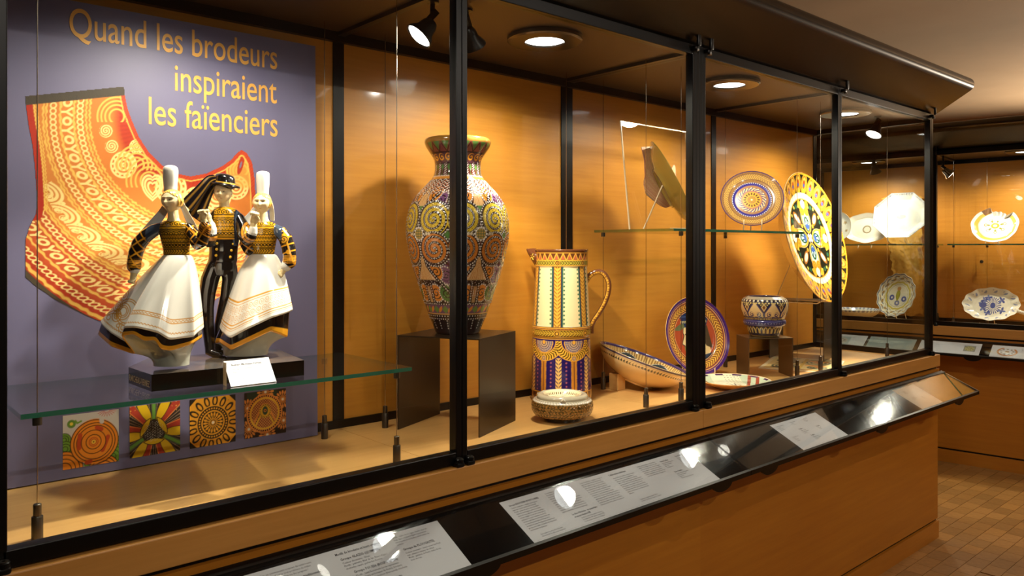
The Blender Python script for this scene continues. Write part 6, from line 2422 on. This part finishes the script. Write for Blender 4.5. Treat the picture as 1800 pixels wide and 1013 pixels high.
def chip_paint(T, r):
    d = r * 100
    x, y = d * np.cos(T), d * np.sin(T)
    a = np.degrees(T)
    P = Paint(len(T), (242, 238, 226))
    P.over(band(d, 72, 88) * ((a > 108) | (a < 40)), (226, 184, 84))
    P.over(line(d, 70, 1.5), (206, 190, 160))
    for k in range(7):
        t = k * 2 * PI / 7 + .3
        cx, cy = 40 * math.cos(t), 36 * math.sin(t)
        P.over(ss(np.abs(np.hypot(x - cx, y - cy) - 6) - 2, 1), ((206, 140, 80), (150, 150, 160), (226, 196, 110))[k % 3])
        P.over(ss(leaf(x, y, cx * .5, cy * .5, t, 16, 5), 1), (128, 132, 62))
    P.over(ss(np.abs(np.hypot(x, (y) * 1.2) - 13) - 5, 1), (226, 150, 60))
    P.over(((a > 103) & (a < 128) & (d > 74)) * 1.0, (124, 92, 66))
    return P.c


plate('chipped_dish', 'white flower dish with a broken rim on the right far shelf', case_c(1.335, .40, 1.660), cn(-.05, -.93, .36), .150, .024, chip_paint, WHITE_GLAZE, cat='dish', outline=chip_out, well=.7, easel='broken flower dish', floor=SH3)


def leafd_paint(T, r):
    d = r * 100
    x, y = d * np.cos(T) * 1.5, d * np.sin(T)
    P = Paint(len(T), (238, 230, 210))
    bl = (84, 92, 150)
    P.over(band(d, 76, 90) * (np.sin(T * 14) > .1) * (np.sin(T * 28 + d * .3) > -.2), (150, 156, 184))
    an = np.arctan2(y, x - 6)
    q = np.hypot(x - 6, y)
    P.over(ss(q - 14, 1), bl)
    P.over(band(q, 16, 44) * (np.sin(an * 22) > .15), bl)
    for k, (cx, cy) in enumerate(((-50, 8), (-44, -14), (-40, 26), (54, -26), (50, 30), (-20, 40), (-18, -42))):
        for j in range(4):
            P.over(ss(leaf(x, y, cx, cy, j * 1.5 + k, 22, 6), 1), bl if j % 2 else (120, 128, 176))
    P.over(ss(np.hypot((x + 46) / 1.4, y) - 14, 1), bl)
    return P.c


ld = plate('leaf_handled_dish', 'oval blue-flowered dish with a twisted handle at the right of the far case', case_c(1.325, .33, 1.090), cn(-.03, -.90, .43), .178, .032, leafd_paint, WHITE_GLAZE, cat='dish', outline=wavy(12, .022, 1.0, .70), easel='leaf-handled dish', floor=ZF)
ch = [(.168, -.045, .03), (.19, -.055, .034), (.215, -.062, .036), (.245, -.06, .034), (.275, -.064, .03)]
hh = MB()
for o_ in (0, PI):
    cv = smooth_curve(ch, 40)
    hh.tube([(c[0], c[1] + .007 * math.cos(i * .55 + o_), c[2] + .007 * math.sin(i * .55 + o_)) for i, c in enumerate(cv)], .0075, 8)
hh.build('twisted_handle', WHITE_GLAZE, ld, True)

fb = empty('shallow_bowl', case_c(.40, .30, ZF), 0, 'shallow blue-rimmed bowl seen edge-on at the far left of the far case', 'bowl')
pr = np.vstack([[[0, 0]], smooth_curve(np.array([(.09, 0), (.095, .012), (.10, .018), (.15, .045), (.182, .078), (.186, .086), (.180, .084), (.14, .045), (.08, .03)]), 90)])
pr = np.vstack([pr, [[.001, .028]]])


def fb_paint(T, I):
    z = pr[I, 1]
    P = Paint(len(T), (206, 190, 160))
    P.over((z > .070) * 1.0, (226, 222, 214))
    P.over((z > .072) * (np.sin(T * 36) > 0) * .8, (96, 104, 150))
    return P.c, None


shell_obj('bowl_body', pr, 160, fb_paint, parent=fb)

# hanging cloth with frayed edges, pinned on the back panel behind the dishes
nu, nv = 120, 160
u, v = np.meshgrid(np.linspace(0, 1, nu), np.linspace(0, 1, nv), indexing='ij')
wl = .50 + .12 * v ** .8 + .006 * np.sin(v * 70) + .004 * np.sin(v * 151)
wr = .80 + .01 * v + .004 * np.sin(v * 66) + .003 * np.sin(v * 139)
X = wl + (wr - wl) * u
Zz = 1.90 - .93 * v + .012 * np.sin(u * 9)
Yy = .622 + .006 * np.sin(u * 9 + 1.2 * v) * (.4 + v) + .002 * np.sin(u * 23)
P = np.stack([X, Yy, Zz], -1)
Pm = (P.reshape(-1, 3) @ np.array(CF)[:3, :3].T + np.array(CF)[:3, 3]).reshape(nu, nv, 3)
CLOTH = noisy('golden_gauze', L4(214, 160, 64), L4(230, 180, 86), 60, .85, bump=.3)
cl = link('hanging_cloth', grid_mesh('hanging_cloth', Pm), CLOTH, None, None, 'ochre cloth with frayed edge hanging behind the eight-sided dish', 'cloth')
so = cl.modifiers.new('thick', 'SOLIDIFY')
so.thickness = .003


# ================================================================== printed sheets under the rails' glass
def rail_matrix(org, rz, x):
    up = Vector((0, RY0 - RY1, RZ0 - RZ1)).normalized()
    nn = Vector((1, 0, 0)).cross(up)
    M = Matrix(((1, up.x, nn.x, x), (0, up.y, nn.y, RY1), (0, up.z, nn.z, RZ1), (0, 0, 0, 1)))
    return Matrix.Translation(org) @ Matrix.Rotation(rz, 4, 'Z') @ M


def info_sheet(label, org, rz, x0, x1, texts, y0=.006, y1=.158, motif=True, mat=PAPER):
    r = empty('information_sheet', label=label, cat='sheet', mat4=rail_matrix(org, rz, x0))
    MB().box((0, y0, -.0048), (x1 - x0, y1, -.0043)).build('paper', mat, r)
    for (x, y, body, sz, b, sx) in texts:
        place_text('print_title' if b else 'print_column', text_mesh(body, sz, bold=.016 * sz if b else 0, res=1, line=1.12), Matrix.Translation((x, y, -.0041)), INK, r, sx=sx)
    if motif:
        place_text('print_border', text_mesh('~ • ' * int((x1 - x0 - .03) / .0135), .007, res=1), Matrix.Translation((.014, y0 + .006, -.0041)), INK_G, r)
    return r


OA = (.191, Y0, 0)
OB = (.191 + 2 * PIT, Y0, 0)
BODY = ["d'atelier nous montrent l'intégration de motifs", "de broderie qu'il intègre dans diverses", "compositions.", "", "Le décor du jour le plus est recouverte", "d'émail et largement du bleu,", "d'un pâtissier, le", "pinceau passe au bord, sec,", "pièce, en commençant toujours du centre vers", "le bord, afin d'éviter tout problème de traîne", "ment avec des manches ou des poignets !"]
T2 = ["Couleur dominante : orangée sur rouge et", "jaune avec les broderies sur fond noir.", "Motifs : plume de paon, corne de bélier,", "chaîne de vie, fougères, arêtes et soleils,", "dents de loup, palmette, cornet de grappe,", "cornet, épingle. Ce qui ont retenu que les", "praticiens, à ce jour réputées au jour de", "et leurs exploitations ont su plus citées sur", "et sont devenus modèles, à l'usage de la", "broderie de pays, des dispositions inspirées à", "groupe cornouaille, l'expertise de l'exposition", "des faïenciers de Quimper."]
T3 = ["Les techniques s'affinent, dans les années", "de créateur, Pierre Fouillen à Jean Caër,", "de cet éclat. Décoratifs ont fait une émaux,", "rien vous suivi. Le succès sommaire et", "et les pièces en la manufacture au-delà du", "années 1925. Tous les deux deviennent comme", "œuvres importantes. Pierre Fouillen, de retour", "dès l'époque, il avait connu l'essor d'un art,", "l'art broderie, Jean Caër succède au relief de", "la finesse même 1929, La Rose. Des séries en", "œuvres sont formes et constitués dans leurs", "éléments."]


def cut(lines, a, b):
    return '\n'.join(lines[a:b])


info_sheet('first white text sheet in the rail, below the dancers', OA, 0, .075, .909, [
    (.010, .140, cut(BODY, 0, 11), .0072, 0, .84), (.20, .140, cut(BODY, 4, 11) + '\n' + cut(BODY, 0, 4), .0072, 0, .84),
    (.385, .142, cut(BODY, 8, 11), .0072, 0, .84), (.385, .112, "L'inspiration des costumes traditionnels", .0096, 1, .80),
    (.400, .098, "Les recherches liées à l'exposition de 2019\nnous ont permis de tirer certaines conclusions.\nLes faïenciers ont reproduit les motifs des\ncostumes qu'ils côtoyaient dans leur envi-\nronnement, du dimanche et des jours\nde fêtes, d'un groupe d'in-\nspiration.", .0072, 0, .84),
    (.555, .140, "Motifs de broderie et leurs origines", .0096, 1, .80), (.560, .124, "Groupe GLAZIG (QUIMPER)", .0096, 1, .84),
    (.560, .114, "Couleur dominante : bleue\nMotifs : palmette, fleur de lys, fleurs d'épis /\nclochette, cœurs, guirlandes fleuries.", .0072, 0, .84),
    (.572, .084, "Groupe FOUEN (ROSPORDEN)", .0096, 1, .84), (.572, .074, "Motifs : Saint Sacrement (croix rayonnante\nqui évoluera en bouquet de fleurs), broderie\nflorale, arêtes de poisson (bien pareil), broderie\nlinéaire.", .0072, 0, .84),
    (.590, .038, "Groupe PENN SARDIN\n(DOUARNENEZ-CROZON)", .0092, 1, .84), (.590, .020, "Motifs : broderies linéaires", .0072, 0, .84),
    (.700, .142, "Motifs : chaîne de vie, ligne, chemin, dent de\nloup, ligne ondulée et figure représentant\nune branche et ses feuilles, soleil, arêtes de\npoisson.", .0066, 0, .80), (.706, .102, "Groupe de PLOUGASTEL", .0096, 1, .84),
    (.706, .092, "Couleur dominante : mauve et vert sur fond\nnoir, utilisation massive de rubans.\nMotifs : guirlande de fleurs, chaîne de vie,\ndents de loup.", .0066, 0, .80)])
info_sheet('second white text sheet in the rail, below the jug', OA, 0, 1.104, 1.894, [
    (.018, .136, 'Groupe BIGOUDEN (PONT-L\'ABBÉ)', .0084, 1, .80), (.018, .127, cut(T2, 0, 12), .0066, 0, .80),
    (.036, .026, "Aux origines de son motif, il n'y aurait\nfils de broder. En effet, pour indiquer au", .0062, 0, .80),
    (.150, .142, cut(T3, 0, 11), .0066, 0, .80), (.172, .052, 'Le décor Broderie : un savoir-faire\net une production HB', .0086, 1, .80), (.190, .034, "Le décor a été l'un des grands succès de\nla manufacture HB, dans les années 1920,\nil a été devant depuis beau à la faïence", .0062, 0, .80),
    (.285, .142, cut(T2, 0, 4) + '\n' + cut(T3, 1, 10), .0066, 0, .80), (.405, .140, 'Collaborations artistiques', .0090, 1, .80), (.410, .126, cut(T3, 2, 12), .0066, 0, .80),
    (.425, .030, "Cependant, à partir des années 1930, la\nmode du décor Broderie passe, ces œuvres", .0062, 0, .80),
    (.535, .142, cut(T2, 2, 9), .0066, 0, .80), (.640, .136, 'Pierre Fouillen', .0082, 1, .80), (.640, .128, "Vase avec motifs bigoudens\nFaïence de Quimper\nHB, 1925\nDécor Broderie", .0060, 0, .80),
    (.650, .084, 'Pierre Fouillen', .0082, 1, .80), (.650, .076, "Cruche avec motifs bigoudens\nFaïence de Quimper\nVers 1925\nMusée de la Faïence, Quimper", .0060, 0, .80),
    (.720, .140, 'René-Yves Creston', .0082, 1, .80), (.720, .132, "Plat au sonneur Penn\nFaïence de Quimper\nDécor broderie de la manufacture\nVers 1928", .0060, 0, .80), (.725, .090, "Bol aux motifs bigoudens\nFaïence\nVers 1925", .0060, 0, .80)])
info_sheet('small square white text sheet in the second rail', OB, 0, .367, .707, [
    (.02, .140, "Assiette décor broderie\nQuimper\nFaïence, 1920\nDécor relief", .0062, 0, .85), (.12, .142, "Plat creux à décor\nFaïence\nVers 1922", .0062, 0, .85), (.215, .142, "Coupe à motifs\nFaïence\nQuimper", .0062, 0, .85),
    (.12, .100, 'Fouillen', .0090, 1, .85), (.12, .091, "Assiette, motifs\nFaïence de Quimper\nVers 1925", .0062, 0, .85), (.235, .090, 'Fouillen', .0090, 1, .85), (.235, .081, "Plat rond\nFaïence", .0062, 0, .85),
    (.03, .075, "Cache-pot à décor\nFaïence\nVers 1925\nQuimper", .0062, 0, .85), (.14, .058, 'Fouillen', .0090, 1, .85), (.14, .049, "Grand plat à décor\nFaïence de Quimper\nVers 1930", .0062, 0, .85)])
info_sheet('text sheet tinted beige for a reflection near the metal end of the second rail', OB, 0, 1.425, 1.665, [
    (.06, .130, "Grand plat\nFaïence\nVers 1925", .0062, 0, .85), (.05, .085, "Plat rond à décor\nFaïence de Quimper\nVers 1928", .0062, 0, .85), (.14, .075, "Coupe\nFaïence\nQuimper", .0062, 0, .85)], motif=False, mat=principled('reflection_tinted_paper', L4(222, 202, 180), .6))  # beige of a reflection put into the paper colour
OC = (CX0[0], CX0[1], 0)


def picture(sheet, x, y, w, h, fn, n=60):
    u, v = np.meshgrid(np.linspace(0, 1, n), np.linspace(0, 1, n), indexing='ij')
    me = grid_mesh('printed_picture', np.stack([x + w * u, y + h * v, np.full(u.shape, -.0041)], -1), cols=fn(u.ravel(), v.ravel()).reshape(n, n, 3), smooth=False)
    link('printed_picture', me, PAINT_MATT, sheet)


def pic_yellow(u, v):
    P = Paint(len(u), (160, 160, 150))
    d = np.hypot(u - .5, v - .5)
    P.over(ss((d - .42) * 60, 1), (206, 196, 140))
    P.over((np.sin(u * 18) * np.sin(v * 18) > .3) * (d < .4), (150, 146, 96))
    return P.c


def pic_ring(u, v):
    P = Paint(len(u), (228, 228, 232))
    x, y = u - .5, v - .5
    d, a = np.hypot(x, y), np.arctan2(y, x)
    P.over(ss((np.abs(d - .42) - .05) * 60, 1) * ((a < .8) | (a > 2.0)), (196, 130, 70))
    P.over(ss((np.abs(d - .28) - .05) * 60, 1) * (np.sin(a * 9) > 0), (140, 120, 100))
    P.over(ss((d - .1) * 60, 1), (170, 140, 100))
    return P.c


def pic_blue(u, v):
    P = Paint(len(u), (176, 190, 190))
    P.over(ss((np.hypot(u - .5, v - .5) - .36) * 60, 1), (206, 196, 180))
    P.over((np.hypot(u - .5, v - .5) < .3) * (np.sin(u * 22) * np.sin(v * 14) > .2), (150, 140, 130))
    return P.c


s_ = info_sheet('white text sheet with a small yellow picture in the far rail', OC, CRZ, .96, 1.335, [(.06, .140, "Les plats de faïence\nde Quimper", .0075, 0, .9), (.05, .118, '\n'.join(BODY[:8]), .0055, 0, .9)], motif=False)
picture(s_, .275, .055, .07, .07, pic_yellow)
s_ = info_sheet('white text sheet with an orange ring picture in the far rail', OC, CRZ, 1.395, 1.70, [(.17, .130, "Assiette\nfaïence\ndécor floral\nQuimper", .0075, 0, .9)], motif=False)
picture(s_, .03, .03, .125, .11, pic_ring)
s_ = info_sheet('pale sheet with a round dish picture at the left of the far rail', OC, CRZ, .36, .60, [(.14, .130, "Plat rond\nfaïence\nQuimper", .0065, 0, .9)], motif=False)
picture(s_, .02, .02, .11, .11, pic_blue)
s_ = info_sheet('grey-green sheet seen through the glazed case end', OC, CRZ, .62, .93, [(.02, .130, "Décors et motifs\n" + '\n'.join(BODY[:7]), .0065, 0, .9)], motif=False, mat=principled('grey_green_paper', L4(170, 186, 184), .6))
